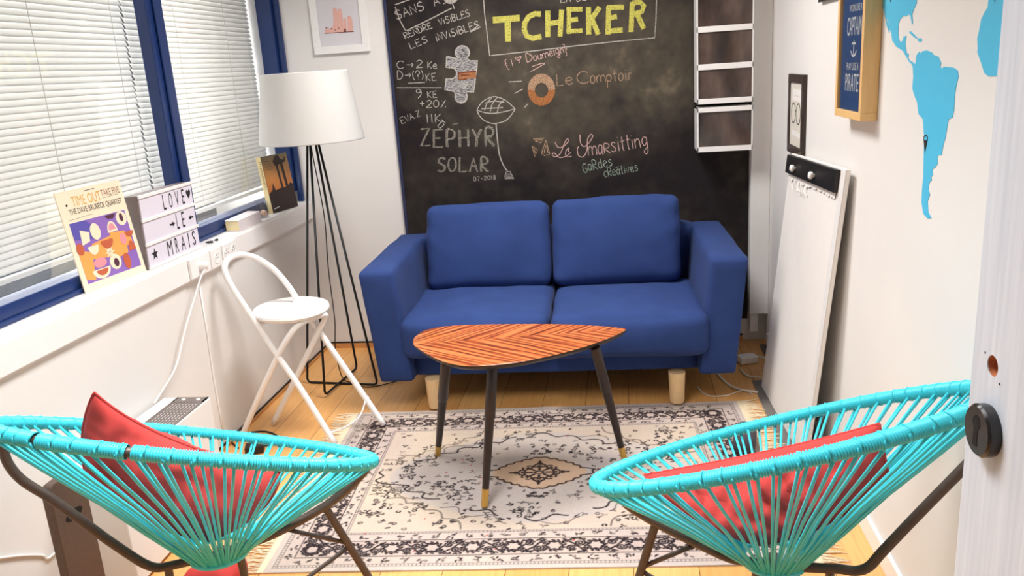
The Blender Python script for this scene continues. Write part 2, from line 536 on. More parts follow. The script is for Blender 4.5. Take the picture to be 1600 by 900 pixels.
MB().lathe([(0.0104, -0.0245), (0.0104, -0.001)], HP, DN, 24, caps=False).lathe([(0.0104, -0.024), (0.0, -0.0239)], HP, DN, 24, caps=False).build('handle_hole', mat('bare_hole_wood', (196, 122, 78), 0.8, var=0.2, scale=90), dn)
for dx, dz in ((0.016, 0.008), (-0.016, -0.012)):
    MB().lathe([(0.0012, -0.001), (0.0012, 0.0004)], HP+DDIR*dx+V((0, 0, dz)), DN, 8).build('screw_hole', INK, dn)
prof = [(0.0255, 0.0), (0.0262, 0.003), (0.0262, 0.010), (0.024, 0.0125), (0.001, 0.0127)]
esc = MB().lathe(prof, EC, DN, 40).build('lock_plate', mat('black_plastic_gloss', (30, 28, 30), 0.22, bump=0.1, bscale=500), dn, smooth=True, bevel=0.0)
esc.data.set_sharp_from_angle(angle=math.radians(35))
kh = MB().lathe([(0.0075, 0.0129), (0.0, 0.0131)], EC+V((0, 0, 0.008)), DN, 20)
kh.add([EC+DN*0.0130+DDIR*a+V((0, 0, b)) for a, b in ((-.0042, -.016), (.0042, -.016), (.0042, .008), (-.0042, .008))], [(0, 1, 2, 3)])
kh.build('keyhole', mat('dark_keyhole', (4, 4, 4), 0.9), esc)

# ------------------------------------------------------------------ sofa
SO = V((-1.136, 3.285, 0)); SX = V((1.640, 0.050, 0)).normalized(); SY = V((-SX.y, SX.x, 0))
def S(p): return SO + SX*p.x + SY*p.y + V((0, 0, p.z))
sofa = thing('sofa', 'blue fabric two-seat sofa on pale wooden legs against the chalkboard', 'sofa', S(V((0.82, 0.41, 0))))
def armrest(side):
    b = soft_box((0.155, 0.84, 0.505), 0.018, 12, (0.006, 0.006, 0.012), 0.004, 5, seed=side*3)
    def fn(p):
        t = (p.z+0.2525)/0.505
        x = p.x + (0.128 - 0.05*t if side < 0 else 1.64-0.128+0.05*t)
        return S(V((x, p.y+0.42, p.z+0.3975 - 0.004*(1-t)*0)))
    return moved(b, fn).build('armrest', BLUE_FABRIC, sofa, smooth=True)
armrest(-1); armrest(1)
moved(soft_box((1.36, 0.17, 0.53), 0.03, 10, (0, 0.01, 0.01), 0.003, 4), lambda p: S(p+V((0.82, 0.745, 0.40)))).build('backrest', BLUE_FABRIC, sofa, smooth=True)
moved(soft_box((1.27, 0.66, 0.10), 0.012, 8), lambda p: S(p+V((0.815, 0.40, 0.198)))).build('seat_frame', BLUE_FABRIC, sofa, smooth=True)
def seat_cushion(x0, x1, yf, zl, seed):
    w = x1-x0
    b = soft_box((w, 0.63, 0.185), 0.045, 16, (0.0, 0.02, 0.018), 0.006, 5, seed)
    return moved(b, lambda p: S(p+V(((x0+x1)/2, yf+0.315, zl+0.095)))).build('seat_cushion', BLUE_FABRIC, sofa, smooth=True)
seat_cushion(0.165, 0.812, -0.02, 0.248, 1.0)
seat_cushion(0.818, 1.475, -0.045, 0.240, 7.0)
def back_cushion(x0, x1, seed):
    w = x1-x0
    b = soft_box((w, 0.19, 0.412), 0.045, 18, (0.003, 0.030, 0.004), 0.007, 6, seed,
                 shape=lambda p, q: p + V((0, -0.012*abs(NZ.noise(V((p.x*3.1+seed, p.z*9-p.x*7*(1 if p.x > 0 else -1), 0))))*max(0, abs(q[0])-0.3)*2, 0)))
    a = math.radians(15)
    def fn(p):
        y = p.y*math.cos(a)+p.z*math.sin(a); z = p.z*math.cos(a)-p.y*math.sin(a)
        return S(V((p.x+(x0+x1)/2, y+0.585, z+0.618)))
    return moved(b, fn).build('back_cushion', BLUE_FABRIC, sofa, smooth=True)
back_cushion(0.205, 0.800, 2.0)
back_cushion(0.815, 1.415, 9.0)
for x, y in ((0.283, 0.035), (1.345, 0.035), (0.283, 0.72), (1.345, 0.72)):
    c = S(V((x, y, 0.0)))
    MB().lathe([(0.020, 0.011), (0.028, 0.013), (0.031, 0.022), (0.036, 0.152)], c, (0, 0, 1), 24).build('leg', BEECH, sofa, smooth='auto')

# ------------------------------------------------------------------ rug
RC, RA = V((-0.335, 2.735, 0)), math.radians(3.3)
RW, RD = 1.66, 1.20
def rug():
    st = 0.0026
    nx, ny = int(RW/st)+1, int(RD/st)+1
    u = np.linspace(-RW/2, RW/2, nx); v = np.linspace(-RD/2, RD/2, ny)
    U, Vv = np.meshgrid(u, v)
    rng = np.random.default_rng(4)
    dark = np.zeros((ny, nx)); base = np.zeros((ny, nx, 3))
    def s2l(c): return np.array(lin(c)[:3])
    CREAM, FIELD, PEACH, DARK = s2l((194, 179, 170)), s2l((188, 175, 167)), s2l((200, 168, 142)), np.array(lin((36, 26, 32))[:3])
    base[:] = CREAM
    D = np.minimum(RW/2-np.abs(U), RD/2-np.abs(Vv))          # distance from the edge
    base[(D > 0.03) & (D < 0.215)] = s2l((190, 173, 163))
    base[(D > 0.076) & (D < 0.163)] = s2l((186, 167, 157))
    base[D > 0.215] = FIELD
    r2 = (np.abs(U)/0.56)**1.45+(np.abs(Vv)/0.345)**1.75
    base[(D > 0.215) & (r2 > 1)] = s2l((196, 178, 161))
    def stroke(pts, w, val=1.0):
        w = w*1.42; val = min(1.0, val*1.25)
        pts = np.asarray(pts, float)
        for (x0, y0), (x1, y1) in zip(pts[:-1], pts[1:]):
            i0 = max(0, int((min(x0, x1)-w+RW/2)/st)-1); i1 = min(nx, int((max(x0, x1)+w+RW/2)/st)+2)
            j0 = max(0, int((min(y0, y1)-w+RD/2)/st)-1); j1 = min(ny, int((max(y0, y1)+w+RD/2)/st)+2)
            if i1 <= i0 or j1 <= j0: continue
            X = U[j0:j1, i0:i1]; Y = Vv[j0:j1, i0:i1]
            dx, dy = x1-x0, y1-y0; L = dx*dx+dy*dy+1e-12
            t = np.clip(((X-x0)*dx+(Y-y0)*dy)/L, 0, 1)
            d = np.hypot(X-x0-t*dx, Y-y0-t*dy)
            a = np.clip((w/2-d)/st+0.5, 0, 1)*val
            dark[j0:j1, i0:i1] = np.maximum(dark[j0:j1, i0:i1], a)
    # ladder lines: two thin lines with rungs
    def ladder(d0, d1, val):
        for d in (d0, d1):
            a = np.clip(1-np.abs(D-d)/0.0022, 0, 1)*val
            np.maximum(dark, a, out=dark)
        side = (RW/2-np.abs(U)) < (RD/2-np.abs(Vv))
        s = np.where(side, Vv, U)
        m = (D > d0) & (D < d1)
        a = m*np.clip(1-np.abs(((s/0.0125) % 1)-0.5)/0.22, 0, 1)*val
        np.maximum(dark, a, out=dark)
    ladder(0.022, 0.033, 0.85)
    for d in (0.075, 0.163):
        np.maximum(dark, np.clip(1.3-np.abs(D-d)/0.0026, 0, 1)*0.95, out=dark)
    ladder(0.203, 0.212, 0.8)
    # main border: rosettes and scrolls, drawn in (along, across) coordinates of each side
    def side_map(k):
        if k == 0: return lambda s, t: (s, -RD/2+t), RW
        if k == 1: return lambda s, t: (s, RD/2-t), RW
        if k == 2: return lambda s, t: (-RW/2+t, s), RD
        return lambda s, t: (RW/2-t, s), RD
    def put(mp, pts, w, val=1.0): stroke([mp(*p) for p in pts], w, val)
    def spiral(cx, cy, r, turns, ph, sgn):
        return [(cx+sgn*r*(1-k/26)*math.cos(ph+turns*2*math.pi*k/22), cy+r*0.85*(1-k/26)*math.sin(ph+turns*2*math.pi*k/22)) for k in range(23)]
    mid = 0.119
    for k in range(4):
        mp, L = side_map(k)
        n = int(round((L-0.24)/0.125)); step = (L-0.24)/n
        for i in range(n+1):
            s = -(L-0.24)/2+i*step
            # rosette: scalloped lozenge ring with teeth outside
            ring = [(s+(0.024+0.003*math.cos(6*a))*math.cos(a), mid+(0.022+0.003*math.cos(6*a))*math.sin(a)) for a in np.linspace(0, 2*math.pi, 40)]
            put(mp, ring, 0.0066 if i % 2 else 0.0058)
            for a in np.linspace(0, 2*math.pi, 12, endpoint=False):
                put(mp, [(s+0.029*math.cos(a), mid+0.027*math.sin(a)), (s+0.035*math.cos(a+0.2), mid+0.032*math.sin(a+0.2))], 0.006)
            if i == n: break
            c = s+step/2
            up = 1 if i % 2 else -1
            put(mp, spiral(c-0.012, mid+0.014*up, 0.017, 1.6, 0.6, 1), 0.0052)
            put(mp, spiral(c+0.014, mid-0.012*up, 0.019, 1.7, 2.4, -1), 0.0052)
            put(mp, [(c-0.034, mid-0.034*up), (c-0.018, mid-0.020*up), (c, mid-0.006*up), (c+0.020, mid+0.020*up), (c+0.036, mid+0.034*up)], 0.0056)
            for sg in (-1, 1):
                put(mp, spiral(c+sg*0.030, mid+0.022*up*sg, 0.011, 1.3, 1.2*sg, sg), 0.0042)
            for _ in range(12):
                x, y = c+rng.uniform(-0.034, 0.034), mid+rng.choice((-1, 1))*rng.uniform(0.026, 0.038)
                a = rng.uniform(0, 3.14)
                put(mp, [(x, y), (x+0.008*math.cos(a), y+0.006*math.sin(a)), (x+0.011*math.cos(a+0.8), y+0.008*math.sin(a+0.8))], 0.0052)
        # guard bands with small flowers
        for off in (0.054, 0.184):
            for s in np.arange(-L/2+off+0.03, L/2-off-0.02, 0.058):
                for _ in range(5):
                    x, y = s+rng.uniform(-.016, .016), off+rng.uniform(-.011, .011); a = rng.uniform(0, 6.28)
                    put(mp, [(x, y), (x+0.008*math.cos(a), y+0.007*math.sin(a))], 0.0048, rng.uniform(.45, .9))
    # medallions
    def lobed(a, b, lobes, depth, w, val, pts_out=0.0, gap=0.0):
        P = []
        for th in np.linspace(0, 2*math.pi, 361):
            c, s = math.cos(th), math.sin(th)
            r = 1/((abs(c))**1.25+(abs(s))**1.6)**(1/1.45)
            r *= 1-depth*abs(math.sin(lobes*th/2+math.pi/2))**3 if lobes else 1
            r += pts_out*max(0, abs(c)-0.965)/0.035
            P.append((a*r*c, b*r*s))
        for i in range(len(P)-1):
            if gap and NZ.noise(V((i*0.07, a*10, 0))) > gap: continue
            stroke(P[i:i+2], w, val)
        return P
    r1 = (np.abs(U)/0.175)**1.35+(np.abs(Vv)/0.125)**1.7
    base[r1 < 1] = PEACH
    lobed(0.175, 0.125, 24, 0.06, 0.0058, 1.0, 0.18)
    # dark rosette in the middle
    stroke([(0.012*math.cos(a)*1.3, 0.010*math.sin(a)) for a in np.linspace(0, 6.3, 20)], 0.006)
    for q in range(8):
        a0 = q*math.pi/4
        for sg in (1, -1):
            cx, cy = 0.062*math.cos(a0+0.16*sg), 0.050*math.sin(a0+0.16*sg)
            stroke([(cx+0.014*math.cos(a0+sg*t)*(1-t/9), cy+0.012*math.sin(a0+sg*t)*(1-t/9)) for t in np.linspace(0, 5.2, 16)], 0.0062)
        stroke([(0.026*math.cos(a0), 0.021*math.sin(a0)), (0.046*math.cos(a0), 0.038*math.sin(a0))], 0.0075)
    for a0 in (0, math.pi/2, math.pi, 3*math.pi/2):
        stroke([(0.078*math.cos(a0), 0.062*math.sin(a0)), (0.108*math.cos(a0), 0.086*math.sin(a0))], 0.008)
        for sg in (1, -1):
            stroke([(0.085*math.cos(a0+sg*.12), 0.068*math.sin(a0+sg*.12)), (0.098*math.cos(a0), 0.078*math.sin(a0))], 0.005)
    lobed(0.55, 0.335, 26, 0.075, 0.0055, 0.95, 0.14, 0.28)
    lobed(0.60, 0.375, 20, 0.10, 0.0048, 0.45, 0.0, 0.02)
    # corner pieces
    for sx in (-1, 1):
        for sy in (-1, 1):
            P = []
            for t in np.linspace(0, 1, 60):
                x = (RW/2-0.225)-0.36*t; y = (RD/2-0.225)-0.24*(1-t)
                bump = 0.018*abs(math.sin(t*math.pi*5))
                P.append((sx*(x-bump), sy*(y-bump-0.03*math.sin(t*math.pi))))
            stroke(P, 0.0046, 0.55)
    # small flowers strewn over the field
    def fleck(x, y, val):
        k = rng.integers(0, 4); a = rng.uniform(0, 6.28)
        if k == 0: stroke([(x, y), (x+0.011*math.cos(a), y+0.008*math.sin(a))], 0.006, val)
        elif k == 1: stroke([(x, y), (x+0.008*math.cos(a), y+0.007*math.sin(a)), (x+0.010*math.cos(a+1.1), y+0.011*math.sin(a+1.1))], 0.0048, val)
        elif k == 2: stroke([(x+0.007*math.cos(t), y+0.006*math.sin(t)) for t in np.linspace(a, a+5, 9)], 0.0042, val)
        else:
            for j in range(3):
                b = a+j*2.1; stroke([(x+0.004*math.cos(b), y+0.004*math.sin(b)), (x+0.011*math.cos(b), y+0.009*math.sin(b))], 0.0045, val)
    cl = []
    for _ in range(62):   # sprays gathered in loose clusters
        while True:
            x, y = rng.uniform(-RW/2+.24, RW/2-.24), rng.uniform(-RD/2+.235, RD/2-.235)
            if (abs(x)/.22)**1.4+(abs(y)/.165)**1.6 > 1: break
        cl.append((x, y))
    for x, y in cl:
        for _ in range(rng.integers(5, 12)):
            X, Y = x+rng.normal(0, .035), y+rng.normal(0, .025)
            if (abs(X)/.19)**1.4+(abs(Y)/.14)**1.6 > 1 and abs(X) < RW/2-.22 and abs(Y) < RD/2-.22: fleck(X, Y, rng.uniform(.55, 1))
    for _ in range(230):
        X, Y = rng.uniform(-RW/2+.225, RW/2-.225), rng.uniform(-RD/2+.225, RD/2-.225)
        if (abs(X)/.19)**1.4+(abs(Y)/.14)**1.6 > 1: fleck(X, Y, rng.uniform(.35, .9))
    for sy in (-1, 1):
        for q in range(14):
            a = rng.uniform(0, 6.28)
            fleck(0.035*math.cos(a), sy*0.162+0.014*math.sin(a), 0.9)
    for _ in range(26):   # a few faint red knots
        X, Y = rng.uniform(-RW/2+.1, RW/2-.1), rng.uniform(-RD/2+.1, RD/2-.1)
        j, i = int((Y+RD/2)/st), int((X+RW/2)/st)
        base[j:j+3, i:i+3] = s2l((176, 92, 88))
    # faint warm mottling of the old wool
    low = np.kron(rng.normal(0, 1, (ny//40+2, nx//40+2)), np.ones((40, 40)))[:ny, :nx]
    for _ in range(3):
        low = (low+np.roll(low, 13, 0)+np.roll(low, -13, 0)+np.roll(low, 13, 1)+np.roll(low, -13, 1))/5
    fine = rng.normal(0, 0.045, (ny, nx))
    dk = (dark*np.clip(1+rng.normal(0, .12, (ny, nx)), 0.5, 1.2)).clip(0, 1)[..., None]
    colr = base*(1-dk)+DARK*dk
    colr *= (1+0.05*low+fine)[..., None]
    colr[..., 2] *= (1-0.03*low)
    Z = 0.0052+0.0008*np.sin(U*11+1)*np.sin(Vv*7)+0.0022*np.exp(-((U+0.02-0.25*(Vv-0.5))/0.03)**2)*np.clip((Vv-0.2)/0.3, 0, 1)
    Z += 0.0018*np.exp(-((U+0.53)/0.025)**2)*np.clip((Vv-0.52)/0.07, 0, 1)
    ca, sa = math.cos(RA), math.sin(RA)
    X = RC.x+U*ca-Vv*sa; Y = RC.y+U*sa+Vv*ca
    co = np.stack([X, Y, Z], -1).reshape(-1, 3).astype(np.float32)
    idx = np.arange(nx*ny).reshape(ny, nx)
    q = np.stack([idx[:-1, :-1], idx[:-1, 1:], idx[1:, 1:], idx[1:, :-1]], -1).reshape(-1, 4)
    me = bpy.data.meshes.new('pile')
    me.vertices.add(len(co)); me.vertices.foreach_set('co', co.ravel())
    me.loops.add(q.size); me.loops.foreach_set('vertex_index', q.ravel().astype(np.int32))
    me.polygons.add(len(q)); me.polygons.foreach_set('loop_start', np.arange(0, q.size, 4, dtype=np.int32))
    me.update(); me.validate()
    at = me.color_attributes.new('wool', 'FLOAT_COLOR', 'POINT')
    at.data.foreach_set('color', np.concatenate([colr.reshape(-1, 3), np.ones((nx*ny, 1))], 1).astype(np.float32).ravel())
    t = NT('rug_wool')
    a = t.n('ShaderNodeAttribute', attribute_name='wool')
    t.l(a.outputs['Color'], t.b.inputs['Base Color'])
    t.b.inputs['Roughness'].default_value = 0.95
    t.b.inputs['Specular IOR Level'].default_value = 0.1
    nz = t.n('ShaderNodeTexNoise', Scale=700.0); t.l(t.coords(), nz.inputs['Vector'])
    t.bump(nz.outputs['Fac'], 0.4, 0.001)
    me.materials.append(t.m)
    root = thing('rug', 'cream oriental rug with dark scroll border and central medallion on the floor', 'rug', RC)
    o = bpy.data.objects.new('pile', me); COL.objects.link(o); parent_to(o, root)
    # woven backing edge and fringes
    def rp(x, y, z): return V((RC.x+x*ca-y*sa, RC.y+x*sa+y*ca, z))
    e = MB()
    e.hexa([rp(-RW/2, -RD/2, .0006), rp(RW/2, -RD/2, .0006), rp(RW/2, RD/2, .0006), rp(-RW/2, RD/2, .0006),
            rp(-RW/2, -RD/2, .004), rp(RW/2, -RD/2, .004), rp(RW/2, RD/2, .004), rp(-RW/2, RD/2, .004)])
    e.build('backing', mat('rug_backing', (206, 184, 160), 0.95, var=0.05), root)
    FR = mat('rug_fringe', (226, 208, 176), 0.95, var=0.08, scale=200)
    rnd = random.Random(3)
    for sx in (-1, 1):
        m = MB()
        m.hexa([rp(sx*RW/2, -RD/2, .001), rp(sx*(RW/2+.022), -RD/2, .001), rp(sx*(RW/2+.022), RD/2, .001), rp(sx*RW/2, RD/2, .001),
                rp(sx*RW/2, -RD/2, .005), rp(sx*(RW/2+.022), -RD/2, .004), rp(sx*(RW/2+.022), RD/2, .004), rp(sx*RW/2, RD/2, .005)])
        y = -RD/2
        while y < RD/2:
            L = rnd.uniform(.055, .085); a = rnd.uniform(-.025, .025)
            m.tube([rp(sx*(RW/2+.02), y, .004), rp(sx*(RW/2+.02+L*.5), y+a*.4+rnd.uniform(-.006, .006), .005), rp(sx*(RW/2+.02+L), y+a, .003)], [.0022, .002, .0012], 5)
            y += 0.0062
        m.build('fringe', FR, root)
rug()

# ------------------------------------------------------------------ leaf-shaped coffee table
def veneer():
    t = NT('rosewood_veneer_chevron')
    tc = t.n('ShaderNodeTexCoord')
    mp = t.n('ShaderNodeMapping'); mp.vector_type = 'TEXTURE'
    a = math.atan2(2.868-2.735, -0.003+0.775)
    mp.inputs['Location'].default_value = (-0.003, 2.868, 0)
    mp.inputs['Rotation'].default_value = (0, 0, a)
    t.l(tc.outputs['Object'], mp.inputs[0])
    sp = t.n('ShaderNodeSeparateXYZ'); t.l(mp.outputs[0], sp.inputs[0])
    ab = t.n('ShaderNodeMath', operation='ABSOLUTE'); t.l(sp.outputs['Y'], ab.inputs[0])
    # grain coordinate: lines run away from the seam towards the round end
    g = t.n('ShaderNodeMath', operation='MULTIPLY_ADD'); g.inputs[1].default_value = -0.85
    t.l(sp.outputs['X'], g.inputs[0]); t.l(ab.outputs[0], g.inputs[2])
    al = t.n('ShaderNodeMath', operation='MULTIPLY_ADD'); al.inputs[1].default_value = 0.85
    t.l(ab.outputs[0], al.inputs[0]); t.l(sp.outputs['X'], al.inputs[2])
    cb = t.n('ShaderNodeCombineXYZ'); t.l(g.outputs[0], cb.inputs['X']); t.l(al.outputs[0], cb.inputs['Y']); 
    sg = t.n('ShaderNodeMath', operation='SIGN'); t.l(sp.outputs['Y'], sg.inputs[0]); t.l(sg.outputs[0], cb.inputs['Z'])
    m2 = t.n('ShaderNodeMapping'); m2.inputs['Scale'].default_value = (1, 0.07, 1); t.l(cb.outputs[0], m2.inputs[0])
    wv = t.n('ShaderNodeTexWave', bands_direction='X'); wv.inputs['Scale'].default_value = 9; wv.inputs['Distortion'].default_value = 13.0
    wv.inputs['Detail'].default_value = 3.0; wv.inputs['Detail Scale'].default_value = 1.2
    nz = t.n('ShaderNodeTexNoise', Scale=70.0, Detail=5.0)
    t.l(m2.outputs[0], wv.inputs['Vector']); t.l(m2.outputs[0], nz.inputs['Vector'])
    mx = t.n('ShaderNodeMath', operation='MULTIPLY_ADD'); mx.inputs[1].default_value = 0.5
    t.l(wv.outputs['Fac'], mx.inputs[0])
    h = t.n('ShaderNodeMath', operation='MULTIPLY'); h.inputs[1].default_value = 0.6; t.l(nz.outputs['Fac'], h.inputs[0]); t.l(h.outputs[0], mx.inputs[2])
    c = t.ramp(mx.outputs[0], [(0.24, lin((84, 34, 18))), (0.42, lin((156, 74, 36))), (0.60, lin((186, 98, 50))), (0.85, lin((206, 124, 72)))])
    t.l(c, t.b.inputs['Base Color'])
    t.b.inputs['Roughness'].default_value = 0.3
    return t.m
TB = V((-0.389, 2.8015, 0))
table = thing('coffee_table', 'leaf-shaped coffee table with striped orange wood top and three dark legs', 'table', TB)
outl = [(-.772, 2.765), (-.779, 2.83), (-.755, 2.905), (-.679, 2.947), (-.560, 2.957), (-.432, 2.955), (-.300, 2.945), (-.187, 2.928), (-.085, 2.900), (-.012, 2.872),
        (-.003, 2.862), (-.012, 2.838), (-.070, 2.757), (-.173, 2.655), (-.280, 2.580), (-.379, 2.530), (-.504, 2.508), (-.585, 2.535), (-.650, 2.590), (-.715, 2.668), (-.752, 2.720)]
oc = smooth_curve([V((x, y, 0)) for x, y in outl], 6, True)
cen = V((-0.42, 2.755, 0))
def layer(z, inset): return [cen+(p-cen)*(1-inset/(p-cen).length)+V((0, 0, z)) for p in oc]
top = MB(); k = len(oc)
rings = [layer(.5085, .006), layer(.5105, .0), layer(.5120, .0025)]
top.add(sum(rings, []), [(i+j*k, (i+1) % k+j*k, (i+1) % k+(j+1)*k, i+(j+1)*k) for j in range(2) for i in range(k)] + [tuple(range(2*k, 3*k))])
tt = top.build('tabletop', veneer(), table)
edge = MB(); rings = [layer(.488, .022), layer(.491, .014), layer(.503, .001), layer(.5105, .0005)]
edge.add(sum(rings, []), [(i+j*k, (i+1) % k+j*k, (i+1) % k+(j+1)*k, i+(j+1)*k) for j in range(3) for i in range(k)] + [tuple(range(k))[::-1], tuple(range(3*k, 4*k))])
edge.build('underside', DARK_WOOD, table, smooth='auto')
for (fx, fy), (tx, ty) in (((684, 710), (697, 566)), ((757, 792), (770, 569)), ((976, 719), (930, 543))):
    a = atz(fx, fy, 0.0108); b = atz(tx, ty, 0.489)
    d = b-a; L = d.length
    MBl = MB().lathe([(.0120, .062), (.0165, .62*L), (.0165, .63*L), (.0190, .64*L), (.0185, .99*L), (.017, L)], a, d, 20)
    lg = MBl.build('leg', DARK_WOOD, table, smooth='auto')
    MB().lathe([(.0085, .0), (.0112, .001), (.0128, .062), (.0125, .064)], a, d, 20).build('brass_foot', BRASS, lg, smooth='auto')

# ------------------------------------------------------------------ floor lamp
LC = V((-1.40, 3.665, 0))
lamp = thing('floor_lamp', 'floor lamp with white drum shade on black wire legs beside the sofa', 'lamp', LC)
sh = MB(); seg = 64
vs = []
for r, z in ((.237, 1.184), (.237, 1.188), (.1925, 1.487), (.1925, 1.491)):
    vs += [LC+V((r*math.cos(2*math.pi*i/seg), r*math.sin(2*math.pi*i/seg), z)) for i in range(seg)]
sh.add(vs, [(i+j*seg, (i+1) % seg+j*seg, (i+1) % seg+(j+1)*seg, i+(j+1)*seg) for j in range(3) for i in range(seg)])
so = sh.build('lamp_shade', SHADE, lamp, smooth=True)
md = so.modifiers.new('thickness', 'SOLIDIFY'); md.thickness = 0.002
ring = [LC+V((.05*math.cos(a), .05*math.sin(a), 1.2)) for a in np.linspace(0, 2*math.pi, 20, endpoint=False)]
MB().tube(ring, .004, 8, closed=True).tube([ring[0], LC+V((.2325, 0, 1.2))], .003, 6).tube([ring[7], LC+V((-.15, .177, 1.2))], .003, 6).tube([ring[13], LC+V((-.12, -.198, 1.2))], .003, 6).lathe([(.018, 1.2), (.02, 1.3), (.015, 1.32)], LC, seg=16).build('shade_holder', BLACK_METAL, lamp)
MB().lathe([(.012, 1.318), (.03, 1.36), (.033, 1.385), (.02, 1.415), (.002, 1.42)], LC, seg=16).build('bulb', WHITE_PLASTIC, lamp, smooth=True)
for A, B, dz in (((480, 596), (590, 600), 0.006), ((508, 620), (558, 577), 0.018)):
    a, b = atz(*A, 0.01), atz(*B, 0.01)
    z = dz
    ta, tb = LC+(a-LC)*0.13, LC+(b-LC)*0.13
    ta.z = tb.z = 1.2
    a.z = b.z = z
    def bend(c, p, q, r=.02):
        return [c+(p-c).normalized()*r, c+((p-c).normalized()+(q-c).normalized())*r*.32, c+(q-c).normalized()*r]
    MB().tube([ta]+bend(a, ta, b)+bend(b, a, tb)+[tb], .0058, 10).build('wire_leg', BLACK_METAL, lamp, smooth=True)
cp = [LC+V((.0, -.03, 1.19)), atplane(490, 250, LC+V((0, -.07, 0)), V((0, 1, 0))), atplane(500, 300, LC+V((0, -.07, 0)), V((0, 1, 0))), atplane(508, 350, LC+V((0, -.05, 0)), V((0, 1, 0))),
      atplane(513, 420, LC, V((0, 1, 0))), atplane(523, 500, LC, V((0, 1, 0))), atplane(524, 545, LC, V((0, 1, 0))), atz(534, 588, .028), atz(548, 598, .006), atz(566, 604, .005), atz(590, 603, .006), atz(640, 590, .005)]
MB().tube(smooth_curve(cp, 6), .0028, 6).build('power_cord', BLACK, lamp, smooth=True)

# ------------------------------------------------------------------ folding stool
fa, fb = atz(524, 694, 0.018), atz(600, 664, 0.018)
fc, fd = atz(378, 682, 0.012), atz(427, 662, 0.012)
SZ = 0.548
seatc = atz(455, 481, SZ)
stool = thing('folding_stool', 'white metal folding stool with round seat and hoop back by the window wall', 'stool', (seatc.x, seatc.y, 0))
H = atz(401, 506, SZ-0.03)
n1 = (fb-fa).cross(H-fa).normalized()
p1 = [(470, 608), (437, 560), (401, 506), (370, 460), (355, 434), (351, 417), (358, 404), (376, 398), (400, 403), (428, 421), (450, 446), (466, 470), (497, 515), (545, 584)]
TR = 0.0125
MB().tube(smooth_curve([fa]+[atplane(x, y, fa, n1) for x, y in p1]+[fb], 6), TR, 14).build('hoop_back_frame', WHITE_METAL, stool, smooth=True)
X = atplane(434, 556, fa, n1) + n1*0.0
side = n1 if n1.x < 0 else -n1
n2 = (fd-fc).cross(X-fc).normalized()
p2 = [(405, 619), (434, 557), (450, 528), (464, 510), (480, 500), (496, 494), (508, 492), (507, 500), (497, 520), (470, 575)]
lp2 = smooth_curve([fc]+[atplane(x, y, fc, n2) for x, y in p2]+[fd], 6)
MB().tube(lp2, TR, 14).build('rear_leg_frame', WHITE_METAL, stool, smooth=True)
seat = MB().lathe([(.140, -.022), (.152, -.016), (.157, -.006), (.154, .003), (.140, .007), (.001, .008)], seatc, (0.03, -0.02, 1), 48)
seat.build('seat', WHITE_METAL, stool, smooth='auto')
for px in ((401, 508), (463, 466)):
    hp = MB(); q = atplane(*px, fa, n1); d = (V((seatc.x, seatc.y, SZ-.02))-q)
    hp.tube([q, q+d*0.45], .008, 8).build('hinge_bracket', WHITE_METAL, stool)
s0, s1 = atplane(515, 676, fa, n1), atplane(572, 622, fa, n1)
off = V((0.025, 0, -0.015))
MB().tube(smooth_curve([s0, s0*.75+s1*.25+off, s0*.4+s1*.6+off*1.3, s1], 6), .0032, 8).tube([s0-V((0, 0, .003)), s0+V((0, 0, .003))], .0135, 12).tube([s1-V((0, 0, .003)), s1+V((0, 0, .003))], .0135, 12).build('stay_wire', WHITE_METAL, stool, smooth=True)

